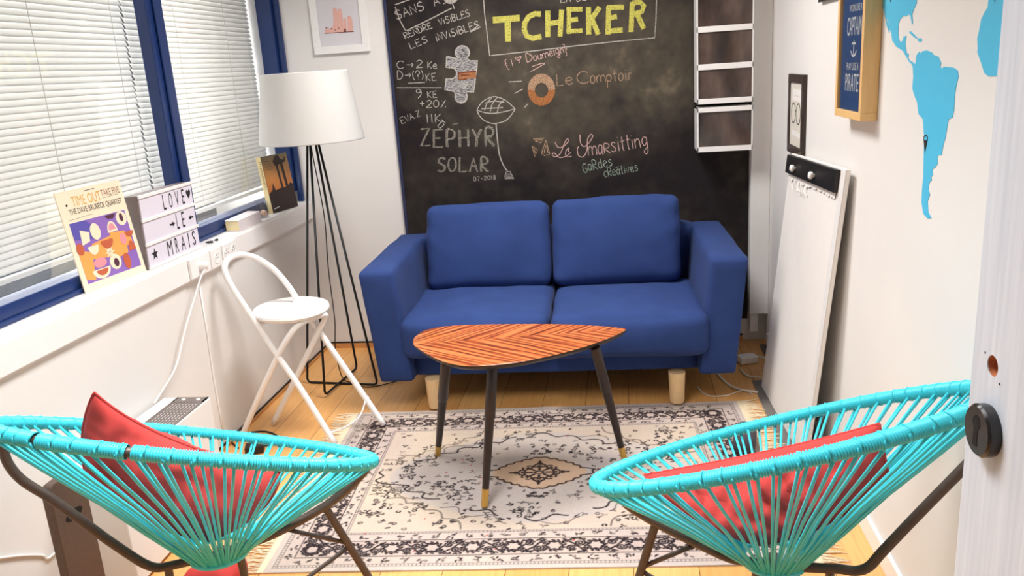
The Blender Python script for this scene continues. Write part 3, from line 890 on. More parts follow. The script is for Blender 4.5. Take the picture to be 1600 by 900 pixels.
# ------------------------------------------------------------------ turquoise string chairs
TAU, RIM_A, RIM_B = math.radians(26.2), 0.374, 0.446
def string_chair(label, cx, cy, zc, phi, ta, tb, bar_px, inner_leg, brace_px, low_legs, gaps):
    root = thing('string_chair', label, 'chair', (cx, cy, 0), 'turquoise string chairs in the foreground')
    Rt = V((math.cos(phi), -math.sin(phi), 0)); Fd = V((math.sin(phi), math.cos(phi), 0))
    dn = Fd*math.cos(TAU)-V((0, 0, math.sin(TAU))); up = Rt.cross(dn)
    c = V((cx, cy, zc)); base = V((cx, cy, 0.378))
    rim = lambda t: c+Rt*(RIM_A*math.cos(t))+dn*(RIM_B*math.sin(t))
    tan = lambda t: (Rt*(-RIM_A*math.sin(t))+dn*(RIM_B*math.cos(t))).normalized()
    rnd = random.Random(int(abs(cx)*1000))
    # steel hoop and the cord wound around it
    MB().tube([rim(t) for t in np.linspace(0, 2*math.pi, 160, endpoint=False)], .0098, 10, closed=True).build('hoop', BROWN_METAL, root, smooth=True)
    w = MB(); seg = 12; pts_t = []
    N = 2080                                             # four rings to every turn of cord
    vs = []; skip = set()
    for i in range(N):
        t = 2*math.pi*i/N
        r = .0112+.0040*(0, .75, 1, .75)[i % 4]
        nr = (rim(t)-c).normalized(); bi = tan(t).cross(nr).normalized()
        p = rim(t)
        for k in range(seg):
            a = 2*math.pi*k/seg
            vs.append(p+(nr*math.cos(a)+bi*math.sin(a))*r)
    for g, wd in gaps:
        for i in range(N):
            if abs(((2*math.pi*i/N-g+math.pi) % (2*math.pi))-math.pi) < wd: skip.add(i)
    fs = []
    for i in range(N):
        if i in skip: continue
        j = (i+1) % N
        fs += [(i*seg+k, i*seg+(k+1) % seg, j*seg+(k+1) % seg, j*seg+k) for k in range(seg)]
    w.add(vs, fs)
    # loops crossing over the winding here and there
    for t in np.linspace(0, 2*math.pi, 60, endpoint=False):
        t += rnd.uniform(-.012, .012)
        q = []; wide = rnd.choice((1, 1, 2.0))
        for k in range(13):
            a = 2*math.pi*k/12
            tt = t+.010*(k/12-.5)*wide
            nr = (rim(tt)-c).normalized(); bi = tan(tt).cross(nr).normalized()
            q.append(rim(tt)+(nr*math.cos(a)+bi*math.sin(a))*.0150)
        w.tube(q, .0016, 6)
    w.build('rim_winding', CORD, root, smooth=True)
    # cords from the hoop down to the small base ring
    m = MB(); RR = .066
    n = 62
    for i in range(n):
        t0 = 2*math.pi*(i+0.25)/n
        for s in (-1, 1):
            t = t0+s*(.020+rnd.uniform(-.012, .012))
            nr = (rim(t)-c).normalized()
            a = rim(t)+nr*.013*s*0.9 - up*0.006
            bt = t0+s*.02
            b = base+Rt*(RR*math.cos(bt))+Fd*(RR*math.sin(bt))+V((0, 0, rnd.uniform(-.004, .004)))
            sag = (a+b)/2-(V((a.x, a.y, 0))-V((cx, cy, 0))).normalized()*0.004
            m.tube([a, a*.75+b*.25, sag, a*.25+b*.75, b], .0032, 6)
    m.build('cord_seat', CORD, root, smooth=True)
    rg = [base+Rt*(RR*math.cos(a))+Fd*(RR*math.sin(a)) for a in np.linspace(0, 2*math.pi, 40, endpoint=False)]
    MB().tube(rg, .0085, 8, closed=True).build('base_ring', CORD, root, smooth=True)
    # bent steel bar that carries the hoop, passing under the ring
    A, B = rim(ta), rim(tb)
    pn = (B-A).cross(V((0, 0, 1))).normalized()
    P = [A]+[atplane(x, y, A, pn) for x, y in bar_px]+[B]
    bar = smooth_curve(P, 8)
    MB().tube(bar, .0105, 12).build('frame_bar', BROWN_METAL, root, smooth=True)
    MB().tube([base+V((0, 0, -.006)), V((cx, cy, min(p.z for p in bar)+.004))], .014, 10).build('ring_post', BROWN_METAL, root)
    # legs
    lm = []
    p0 = atplane(*inner_leg[0], A, pn)
    foot = None; best = 9
    (x0, y0), (x1, y1) = inner_leg
    for k in range(60):
        s = 1.0+k*0.05
        q = atz(x0+(x1-x0)*s, y0+(y1-y0)*s, 0.010)
        d = (V((q.x, q.y))-V((p0.x, p0.y))).length
        if d < best: best, foot = d, q
    legs = [(p0, foot)]
    for (x, y), off in low_legs:
        q = atplane(x, y, A, pn)
        legs.append((q, V((q.x+off[0], q.y+off[1], 0.010))))
    for a, b in legs:
        lg = MB().tube([a, b], .0095, 12).build('leg', BROWN_METAL, root, smooth='auto')
        MB().tube([b-V((0, 0, .0095)), b+V((0, 0, .012))], .012, 12).build('foot_cap', BLACK, lg)
    # thin braces from the inner leg to the bar and to the lower leg
    k = (brace_px[0][1]-y0)/(y1-y0)
    kk = atplane(*brace_px[0], A, pn)
    # point on the inner leg nearest to the picked ray
    d = ray(*brace_px[0]); bestp, bd = None, 9
    for s in np.linspace(0, 1, 200):
        q = p0+(foot-p0)*s; e = (q-EYE); dist = (e-d*(e.dot(d)/d.dot(d))).length
        if dist < bd: bd, bestp = dist, q
    e1 = atplane(*brace_px[1], A+Fd*0.12, pn)
    q2 = legs[1][0]*.25+legs[1][1]*.75
    m = MB().tube([bestp, atplane(*brace_px[1], A, pn)], .0055, 8).tube([bestp-V((0, 0, .012)), q2], .0055, 8)
    m.build('brace', BROWN_METAL, root, smooth=True)
    return root

string_chair('turquoise string chair at left, holding a red cushion tipped up on its corner', -0.982, 1.631, 0.661, math.radians(16.8),
             math.radians(33), math.radians(222),
             [(563, 744), (545, 762), (515, 786), (470, 813), (420, 838), (385, 850), (340, 866), (300, 876), (270, 883), (247, 887), (228, 882), (206, 869), (165, 841), (112, 802), (75, 776), (37, 752), (15, 728), (5, 702)],
             ((508, 792), (575, 900)), [(540, 850), (438, 825)], [((262, 884), (0.0, 0.0)), ((373, 856), (0.0, 0.02))],
             [(math.radians(276.5), .012), (math.radians(302), .012)])
string_chair('turquoise string chair at right, holding a flatter red cushion, beside the open door', 0.305, 1.640, 0.664, math.radians(-35.5),
             math.radians(150), math.radians(-42),
             [(962, 772), (985, 792), (1024, 816), (1075, 842), (1130, 868), (1160, 876), (1220, 884), (1270, 887), (1311, 889), (1337, 892), (1358, 885), (1379, 862), (1442, 796), (1501, 736), (1520, 715), (1533, 690)],
             ((1024, 820), (999, 900)), [(1010, 888), (1085, 852)], [((1297, 889), (0.0, 0.0)), ((1182, 878), (0.0, 0.02))], [])

# ------------------------------------------------------------------ red cushions
def cushion(label, corners, mids, th, seed, group='red cushions in the string chairs'):
    P = [V(p) for p in corners]                            # order: around the square
    Mid = [V(p) for p in mids]
    n = ((P[2]-P[0]).cross(P[3]-P[1])).normalized()
    K = 40; vs = []; fs = []
    def pt(u, v, s):
        U, W = (u+1)/2, (v+1)/2
        q_ = lambda a, m, b, t: a*(1-t)*(1-2*t)+m*4*t*(1-t)+b*t*(2*t-1)      # edge through its middle point
        lo_, hi_ = q_(P[0], Mid[0], P[1], U), q_(P[3], Mid[2], P[2], U)
        le_, ri_ = q_(P[0], Mid[3], P[3], W), q_(P[1], Mid[1], P[2], W)
        p = lo_*(1-W)+hi_*W+le_*(1-U)+ri_*U-(P[0]*(1-U)*(1-W)+P[1]*U*(1-W)+P[2]*U*W+P[3]*(1-U)*W)
        h = th*((1-u**4)*(1-v**4))**0.6*(1-.25*(u*u+v*v)/2)
        q = p*9+V((seed, 0, 0))
        wr = 0.015*NZ.noise(q)+0.029*abs(NZ.noise(V((q.x*1.6+q.z*1.4, q.y*1.6, seed))))-0.016*abs(NZ.noise(V((q.x*3.2-q.z*2.0, q.y*2.7, seed+5))))
        edge = (1-u**6)*(1-v**6)
        return p+n*(s*h+wr*edge*(1.2 if s > 0 else -1.2)*s*s)
    for s in (1, -1):
        for j in range(K+1):
            for i in range(K+1):
                vs.append(pt(-1+2*i/K, -1+2*j/K, s))
    o = (K+1)**2
    for j in range(K):
        for i in range(K):
            a = j*(K+1)+i
            fs.append((a, a+1, a+K+2, a+K+1)); fs.append((o+a, o+a+K+1, o+a+K+2, o+a+1))
    m = MB(); m.add(vs, fs)
    ce = sum(P, V((0, 0, 0)))/4
    root = thing('cushion', label, 'cushion', ce, group)
    ob = m.build('cushion_cover', RED_FABRIC, root, smooth=True)
    bm = bmesh.new(); bm.from_mesh(ob.data); bmesh.ops.remove_doubles(bm, verts=bm.verts, dist=1e-5)
    bmesh.ops.recalc_face_normals(bm, faces=bm.faces); bm.to_mesh(ob.data); bm.free(); ob.data.shade_smooth()
    edge = [pt(-1+2*i/K, -1, 0) for i in range(K)]+[pt(1, -1+2*i/K, 0) for i in range(K)]+[pt(1-2*i/K, 1, 0) for i in range(K)]+[pt(-1, 1-2*i/K, 0) for i in range(K)]
    MB().tube(edge, .0028, 6, closed=True).build('seam_piping', RED_FABRIC, root, smooth=True)
cushion('crumpled red cushion standing on its corner in the left string chair', [atd(147, 613, 1.88), atd(439, 737, 2.04), atd(328, 846, 2.11), atd(134, 745, 2.04)],
        [atd(268, 686, 1.95), atd(408, 798, 2.07), atd(215, 806, 2.08), atd(129, 676, 1.96)], .056, 3)
cushion('red cushion lying low across the right string chair', [atd(1006, 742, 2.08), atd(1374, 662, 1.72), atd(1388, 740, 1.76), atd(1185, 852, 1.88)],
        [atd(1190, 707, 1.90), atd(1380, 700, 1.73), atd(1300, 815, 1.83), atd(1080, 806, 1.96)], .057, 11)

# red cloth on the floor under the left chair
rc = atz(337, 905, 0.03)
b = soft_box((0.16, 0.12, 0.075), 0.03, 8, (0, 0, .008), .012, 14, 5)
o = moved(b, lambda p: p+V((rc.x, rc.y, .042))).build('bundled_cloth', RED_FABRIC, None, smooth=True)
tag(o, 'bundled red cloth on the floor under the left string chair', 'cloth')

# ------------------------------------------------------------------ flip chart board leaning on the right wall
BL, BR_, TL, TR_ = V((.590, 3.545, .004)), V((.622, 2.805, .004)), V((.682, 3.475, 1.045)), V((.686, 2.650, 1.082))
bn = (BR_-BL).cross(TL-BL).normalized()
if bn.x < 0: bn = -bn
fc_ = thing('flip_chart_board', 'white flip chart board with black clip bar leaning against the right wall', 'whiteboard', (BL+BR_)/2)
MB().slab([BL, BR_, TR_, TL], bn, .014).build('board_panel', mat('white_board_laminate', (238, 234, 230), .65, var=.01), fc_, bevel=.002)
def bp(u, v, off=0.0):   # u along the board 0..1, v up 0..1
    return (BL*(1-u)+BR_*u)*(1-v)+(TL*(1-u)+TR_*u)*v-bn*off
MB().slab([bp(.0, .925, .016), bp(.925, .925, .016), bp(.925, .995, .016), bp(0, .995, .016)], bn, .0155).build('clip_bar', BLACK, fc_, bevel=.003)
MB().slab([bp(.945, 0, .0022), bp(1.0, 0, .0022), bp(1.0, .998, .0022), bp(.945, .998, .0022)], bn, .002).build('edge_rail', WHITE_PLASTIC, fc_)
for u in (.22, .60):
    MB().lathe([(.006, 0), (.006, .006), (.0125, .008), (.0135, .016), (.010, .020), (.001, .021)], bp(u, .955, .016), -bn, 18).build('knob', WHITE_PLASTIC, fc_, smooth='auto')
rnd = random.Random(8)
tp = [bp(.03, .925, .003)]; lowr = []
k = 60
for i in range(k+1):
    u = .03+.88*i/k
    lowr.append(bp(u, .925-.012-.018*abs(NZ.noise(V((u*23, 1, 0))))-.012*rnd.random()*(u < .5)-.006*rnd.random(), .0035))
hi = [bp(.03+.88*i/k, .925, .0035) for i in range(k+1)]
t_ = MB(); t_.add(hi+lowr, [(i, i+1, k+2+i, k+1+i) for i in range(k)])
for _ in range(9):
    u = rnd.uniform(.06, .5)
    q = bp(u, .905, .004)
    t_.tube([q, bp(u+.03, .89+rnd.uniform(-.02, .01), .012), bp(u+rnd.uniform(.02, .08), .875, .006)], .0012, 5)
t_.build('torn_paper_stub', PAPER, fc_)

# ------------------------------------------------------------------ wall shelf units with dark glass, on the chalkboard
def shelf_unit(label, x0, x1, z0, z1, divs, zbar=.013):
    yf, yb = 4.045, YB-.018
    t = thing('display_cabinet', label, 'cabinet', ((x0+x1)/2, yf, z0), 'white glass-fronted cabinets on the chalkboard')
    c = MB()
    c.box((x0, yf, z0), (x0+.006, yb, z1)).box((x1-.006, yf, z0), (x1, yb, z1)).box((x0, yb-.006, z0), (x1, yb, z1))
    c.box((x0, yf, z0), (x1, yb, z0+.006)).box((x0, yf, z1-.006), (x1, yb, z1))
    for z in divs: c.box((x0+.006, yf+.004, z-.003), (x1-.006, yb, z+.003))
    c.build('carcass', WHITE_PLASTIC, t)
    zs = [z0]+list(divs)+[z1]
    ff = MB()
    ff.box((x0, yf-.012, z0), (x0+.007, yf, z1)).box((x1-.006, yf-.012, z0), (x1, yf, z1))
    ff.box((x0, yf-.012, z0), (x1, yf, z0+.024)).box((x0, yf-.012, z1-.022), (x1, yf, z1))
    for z in divs: ff.box((x0, yf-.012, z-zbar), (x1, yf, z+zbar))
    ff.build('front_frame', WHITE_PLASTIC, t, bevel=.0015)
    for a, b in zip(zs[:-1], zs[1:]):
        MB().box((x0+.007, yf-.004, a+.012), (x1-.006, yf-.001, b-.012)).build('glass_door', SMOKED, t)
    return t
zz = lambda py: aty(1133, py, 4.04).z
shelf_unit('lower white cabinet with one dark glass door, hung on the chalkboard', .358, .614, zz(236), zz(166.5), [])
shelf_unit('tall white cabinet with several dark glass doors, hung above the single-door one', .358, .614, zz(161), zz(161)+.74, [zz(103)-.0, zz(44), zz(-16), zz(-76)])

# ------------------------------------------------------------------ framed things
def frame_on(name, label, cat, O, ex, ez, n, w, h, bar, depth, fmat, inner, inset=.004, group=None):
    """picture frame: O lower corner on its front, ex / ez unit axes, n towards the room"""
    t = thing(name, label, cat, O+ex*(w/2), group)
    f = MB()
    for a, b, cc, d in ((0, w, 0, bar), (0, w, h-bar, h), (0, bar, bar, h-bar), (w-bar, w, bar, h-bar)):
        f.slab([O+ex*a+ez*cc, O+ex*b+ez*cc, O+ex*b+ez*d, O+ex*a+ez*d], -n, depth)
    f.build('frame', fmat, t, bevel=.0015)
    q = O-n*inset
    MB().slab([q+ex*bar+ez*bar, q+ex*(w-bar)+ez*bar, q+ex*(w-bar)+ez*(h-bar), q+ex*bar+ez*(h-bar)], -n, .003).build('print', inner, t)
    return t, q
PX, PZ, NY = V((1, 0, 0)), V((0, 0, 1)), V((0, -1, 0))
# pale framed print on the back wall
O = aty(491.5, 86, YB-.018)
wv = aty(578, 80.5, YB-.018).x-O.x
t, q = frame_on('picture_frame', 'white framed print of pink towers on the back wall above the lamp', 'picture', O, PX, PZ, NY, wv, .42, .036, .0175, WHITE_PLASTIC,
                mat('pale_lilac_print', (216, 212, 218), .6, var=.02, scale=6), .006)
q = q+NY*.0007
def on(px, py): return aty(px, py, q.y)
c1 = MB(); c2 = MB()
PINK = mat('pink_print_ink', (226, 176, 164), .7, var=.06, scale=120); MAR = mat('maroon_print_ink', (120, 64, 60), .7)
for pl in ([(508, 52), (507.5, 46), (518, 44), (521, 38), (520, 14), (523, 11.5), (526, 14), (527, 20), (528.5, 14), (533, 14), (536, 30), (537.5, 50)],
           [(537.5, 50), (537, 28), (540.5, 28), (542, 49.6)], [(543.5, 49.5), (542.5, 25), (548.5, 24.5), (549.5, 30), (550.5, 31), (551.5, 49)]):
    c1.poly([on(x, y) for x, y in pl])
q = q+NY*.0004
for x, y, r in ((509.5, 43.5, 1.1), (512.5, 44, .8), (518, 44.8, 1.2), (524, 46.8, 1), (529, 44, 1), (551.5, 42.2, .9)):
    c2.poly([on(x+r*math.cos(a), y+r*math.sin(a)) for a in np.linspace(0, 6.28, 9)[:-1]])
c2.poly([on(507, 52.7), on(507, 51.8), on(553, 48.6), on(553, 49.8)])
c2.poly([on(537.2, 50), on(537.5, 45), on(540.5, 44.5), on(541, 49.8)])
c1.build('tower_picture', PINK, t); c2.build('print_details', MAR, t)

# deep pine box frame with the blue lettered poster, right wall (front faces -x)
EX, NX = V((0, -1, 0)), V((-1, 0, 0))
a0, a1 = atx(1304, 180, .668), atx(1341.5, 190.5, .668)
O = V((.668, a0.y+.004, a0.z)); w_ = a0.y-a1.y+.018; h_ = .372
t, q = frame_on('box_frame', 'deep pine box frame with a blue poster lettered in white', 'picture', O, EX, PZ, NX, w_, h_, .022, XR-.668-.001, PINE,
                mat('navy_poster_paper', (28, 72, 130), .55, var=.05, scale=9), .010)
LET = mat('white_poster_lettering', (224, 228, 232), .6)
pt_ = MB(); qq = q+NX*.0006
def fr_(u, v): return qq+EX*(w_*u)+PZ*(h_*v)
for s, u0, u1, v0, v1 in (('WORK LIKE A', .33, .79, .815, .868), ('CAPTAIN', .27, .80, .635, .775), ('PLAY LIKE A', .30, .74, .375, .430), ('PIRATE', .27, .76, .210, .345)):
    put_text(pt_, s, fr_(u0, v0), EX*(w_*(u1-u0)), PZ*(h_*(v1-v0)), NX, 0)
for pts in ([(.54, .60), (.54, .49)], [(.47, .575), (.61, .575)], [(.44, .520), (.48, .490), (.54, .478), (.60, .490), (.64, .520)]):
    pt_.ribbon([fr_(u, v) for u, v in pts], .006, NX)
pt_.build('poster_lettering', LET, t)
MB().slab([O+EX*.021+PZ*.021-NX*.004, O+EX*(w_-.021)+PZ*.021-NX*.004, O+EX*(w_-.021)+PZ*(h_-.021)-NX*.004, O+EX*.021+PZ*(h_-.021)-NX*.004], -NX, .002).build('frame_glass', CLEAR, t)

# small dark frame with the spectacles picture
a0 = atx(1229, 240, .699); a1 = atx(1252, 243, .699)
O = V((.699, a0.y, a0.z+.012)); fw = a0.y-a1.y; fh = atx(1229, 115, .699).z-a0.z-.012
t, q = frame_on('picture_frame', 'small dark wood frame with a drawing of round spectacles, above the flip chart', 'picture', O, EX, PZ, NX, fw, fh, .034, .0155, mat('espresso_frame', (52, 36, 30), .35),
                mat('ivory_print', (222, 216, 204), .6, var=.02), .005)
sp = MB(); qq = q+NX*.0006
for cy_ in (fw*.34, fw*.66):
    sp.ribbon([qq+EX*(cy_+.040*math.cos(a))+PZ*(.165+.040*math.sin(a)) for a in np.linspace(0, 6.2832, 33)], .005, NX)
sp.ribbon([qq+EX*(fw*.5-.01)+PZ*.170, qq+EX*(fw*.5)+PZ*.178, qq+EX*(fw*.5+.01)+PZ*.170], .004, NX)
sp.build('spectacles_drawing', INK, t)
for a, b in ((.215, .235), (.238, .262), (.075, .096)):
    MB().slab([qq+EX*.08+PZ*a, qq+EX*(fw-.034)+PZ*(a-.004), qq+EX*(fw-.034)+PZ*(b-.004), qq+EX*.08+PZ*b], NX, .0006).build('reflection_band', PAPER, t)  # white bars stand in for reflections, laid on as flat colour
# only the lower edge of another dark frame is in view
O = V((.700, atx(1278, 4, .70).y, atx(1278, 4, .70).z)); 
frame_on('picture_frame', 'dark picture frame cut off by the top of the photo beside the pine box frame', 'picture', O, EX, PZ, NX, .27, .34, .03, .0145, mat('black_frame', (40, 32, 30), .4), PAPER, .005)

# ------------------------------------------------------------------ world map stickers on the right wall
MAPB = mat('sky_blue_vinyl', (84, 196, 236), .5, var=.015, scale=4)
XM = XR-.0012
def sticker(name, label, polys, m, cat='wall sticker', x=XM, group='blue world map stickers'):
    mb = MB()
    for pl in polys:
        pts = [atx(px, py, x) for px, py in pl]
        mb.prism(pts, V((.0010, 0, 0)))
    o = mb.build(name, m)
    return tag(o, label, cat, group)
cc = lambda L: [(1340+x/2.5, y/2.5) for x, y in L]
SAm = cc([(215, 262), (226, 245), (229, 216), (240, 202), (246, 210), (252, 200), (270, 197), (290, 205), (292, 213), (315, 222), (325, 245), (322, 262), (330, 268), (335, 260), (352, 262), (372, 264), (390, 275), (393, 300), (383, 342), (378, 380), (376, 430), (370, 458), (355, 466), (350, 490), (343, 535), (333, 570), (327, 605), (311, 607), (312, 640), (300, 655), (292, 660), (293, 685), (286, 690), (289, 702), (280, 712), (276, 740), (282, 760), (273, 785), (275, 828), (288, 852), (272, 853), (256, 835), (249, 790), (251, 745), (256, 690), (258, 600), (259, 530), (254, 465), (237, 445), (232, 400), (220, 370), (213, 345), (217, 300)])
NAm = cc([(95, -150), (92, 0), (98, 30), (106, 52), (118, 80), (122, 110), (131, 128), (135, 160), (142, 168), (150, 182), (163, 190), (176, 198), (192, 226), (201, 242), (210, 250), (216, 262), (221, 252), (212, 240), (204, 240), (197, 226), (199, 212), (190, 206), (188, 188), (186, 172), (190, 140), (180, 142), (175, 160), (164, 164), (158, 140), (158, 105), (164, 78), (178, 62), (190, 64), (198, 55), (206, 62), (212, 96), (215, 88), (212, 55), (220, 34), (230, 12), (232, -150)])
BAJ = cc([(100, 28), (106, 60), (112, 98), (123, 130), (121, 108), (113, 78), (109, 52)])
CUB = cc([(200, 126), (206, 122), (218, 133), (232, 148), (228, 151), (214, 140)])
HIS = cc([(234, 150), (246, 149), (252, 157), (244, 165), (235, 160)])
AFR = cc([(545, -150), (512, -20), (508, 28), (494, 50), (482, 76), (474, 120), (467, 150), (469, 188), (467, 205), (480, 240), (494, 285), (510, 298), (540, 297), (600, 320), (640, 330), (680, 420), (700, 300), (760, 60), (720, -150)])
sticker('map_decal', 'blue wall sticker of South America on the right wall', [SAm], MAPB)
sticker('map_decal', 'blue wall sticker of North and Central America above South America', [NAm, BAJ], MAPB)
sticker('map_decal', 'small blue island sticker between the two American continents', [CUB, HIS], MAPB)
sticker('map_decal', 'blue wall sticker of Africa cut off by the open door', [AFR], MAPB)
def pin(label, tip, r, hgt):
    mb = MB(); cx_, cy_ = tip[0]+1.2, tip[1]-hgt+r
    outer = [(cx_+r*math.cos(a), cy_+r*1.4*math.sin(a)) for a in np.linspace(0.5, math.pi-.5+0, 3)]
    ring = [atx(cx_+r*math.cos(a), cy_+r*1.35*math.sin(a), XM-.0006) for a in np.linspace(0, 6.2832, 28)]
    mb.ribbon(ring, .0035, V((-1, 0, 0)))
    mb.poly([atx(x, y, XM-.0006) for x, y in ((cx_-r, cy_+r*.9), (cx_+r, cy_+r*.9), tip)])
    o = mb.build('map_pin_decal', INK)
    tag(o, label, 'wall sticker', 'black map pin stickers')
pin('black map pin sticker on the blue South America sticker', (1445, 240), 3.2, 27)
pin('black map pin sticker on the blue North America sticker', (1391, 4.5), 3.2, 27)
pin('black map pin sticker on the blue Africa sticker', (1554, 5), 3.2, 27)

# ------------------------------------------------------------------ chalkboard covering the back wall
CBY = YB-.016
cbd = thing('chalkboard', 'large black chalkboard with chalk writing filling the back wall', 'chalkboard', (-.25, YB, .3))
def board_mat():
    t = NT('chalkboard_paint_with_chalk_dust')
    v = t.coords((1.0, 1, 1.3))
    a = t.n('ShaderNodeTexNoise', Scale=2.2, Detail=5.0, Distortion=.8); t.l(v, a.inputs['Vector'])
    b = t.n('ShaderNodeTexNoise', Scale=26.0, Detail=4.0); t.l(t.coords((.7, 1, .6), (0, .5, 0)), b.inputs['Vector'])
    # wiped dust lies on the middle of the board
    sp = t.n('ShaderNodeSeparateXYZ'); t.l(t.coords(), sp.inputs[0])
    gx = t.n('ShaderNodeMath', operation='SUBTRACT'); t.l(sp.outputs['X'], gx.inputs[0]); gx.inputs[1].default_value = -.12
    g2 = t.n('ShaderNodeMath', operation='MULTIPLY'); t.l(gx.outputs[0], g2.inputs[0]); t.l(gx.outputs[0], g2.inputs[1])
    hz = t.n('ShaderNodeMath', operation='SUBTRACT'); t.l(sp.outputs['Z'], hz.inputs[0]); hz.inputs[1].default_value = 1.42
    h2 = t.n('ShaderNodeMath', operation='MULTIPLY'); t.l(hz.outputs[0], h2.inputs[0]); t.l(hz.outputs[0], h2.inputs[1])
    s = t.n('ShaderNodeMath', operation='MULTIPLY_ADD'); t.l(h2.outputs[0], s.inputs[0]); s.inputs[1].default_value = 5.0; t.l(g2.outputs[0], s.inputs[2])
    e = t.n('ShaderNodeMapRange'); t.l(s.outputs[0], e.inputs[0]); e.inputs[1].default_value = .05; e.inputs[2].default_value = 1.1; e.inputs[3].default_value = .24; e.inputs[4].default_value = .0
    m = t.n('ShaderNodeMath', operation='MULTIPLY'); t.l(a.outputs['Fac'], m.inputs[0]); m.inputs[1].default_value = .75
    m2 = t.n('ShaderNodeMath', operation='MULTIPLY_ADD'); t.l(b.outputs['Fac'], m2.inputs[0]); m2.inputs[1].default_value = .3; t.l(m.outputs[0], m2.inputs[2])
    m3 = t.n('ShaderNodeMath', operation='ADD'); t.l(m2.outputs[0], m3.inputs[0]); t.l(e.outputs[0], m3.inputs[1])
    c = t.ramp(m3.outputs[0], [(.45, lin((30, 24, 26))), (.60, lin((48, 42, 38))), (.78, lin((76, 69, 58))), (.92, lin((118, 108, 90)))])
    t.l(c, t.b.inputs['Base Color'])
    t.b.inputs['Roughness'].default_value = .72
    t.b.inputs['Specular IOR Level'].default_value = .25
    return t.m
MB().box((-1.134, CBY, .12), (.621, YB-.0005, 2.42)).build('board_panel', board_mat(), cbd)
MB().box((-1.149, CBY-.003, .12), (-1.134, YB-.0005, 2.42)).build('blue_edge_strip', mat('dark_blue_strip', (38, 46, 80), .6, var=.05), cbd)

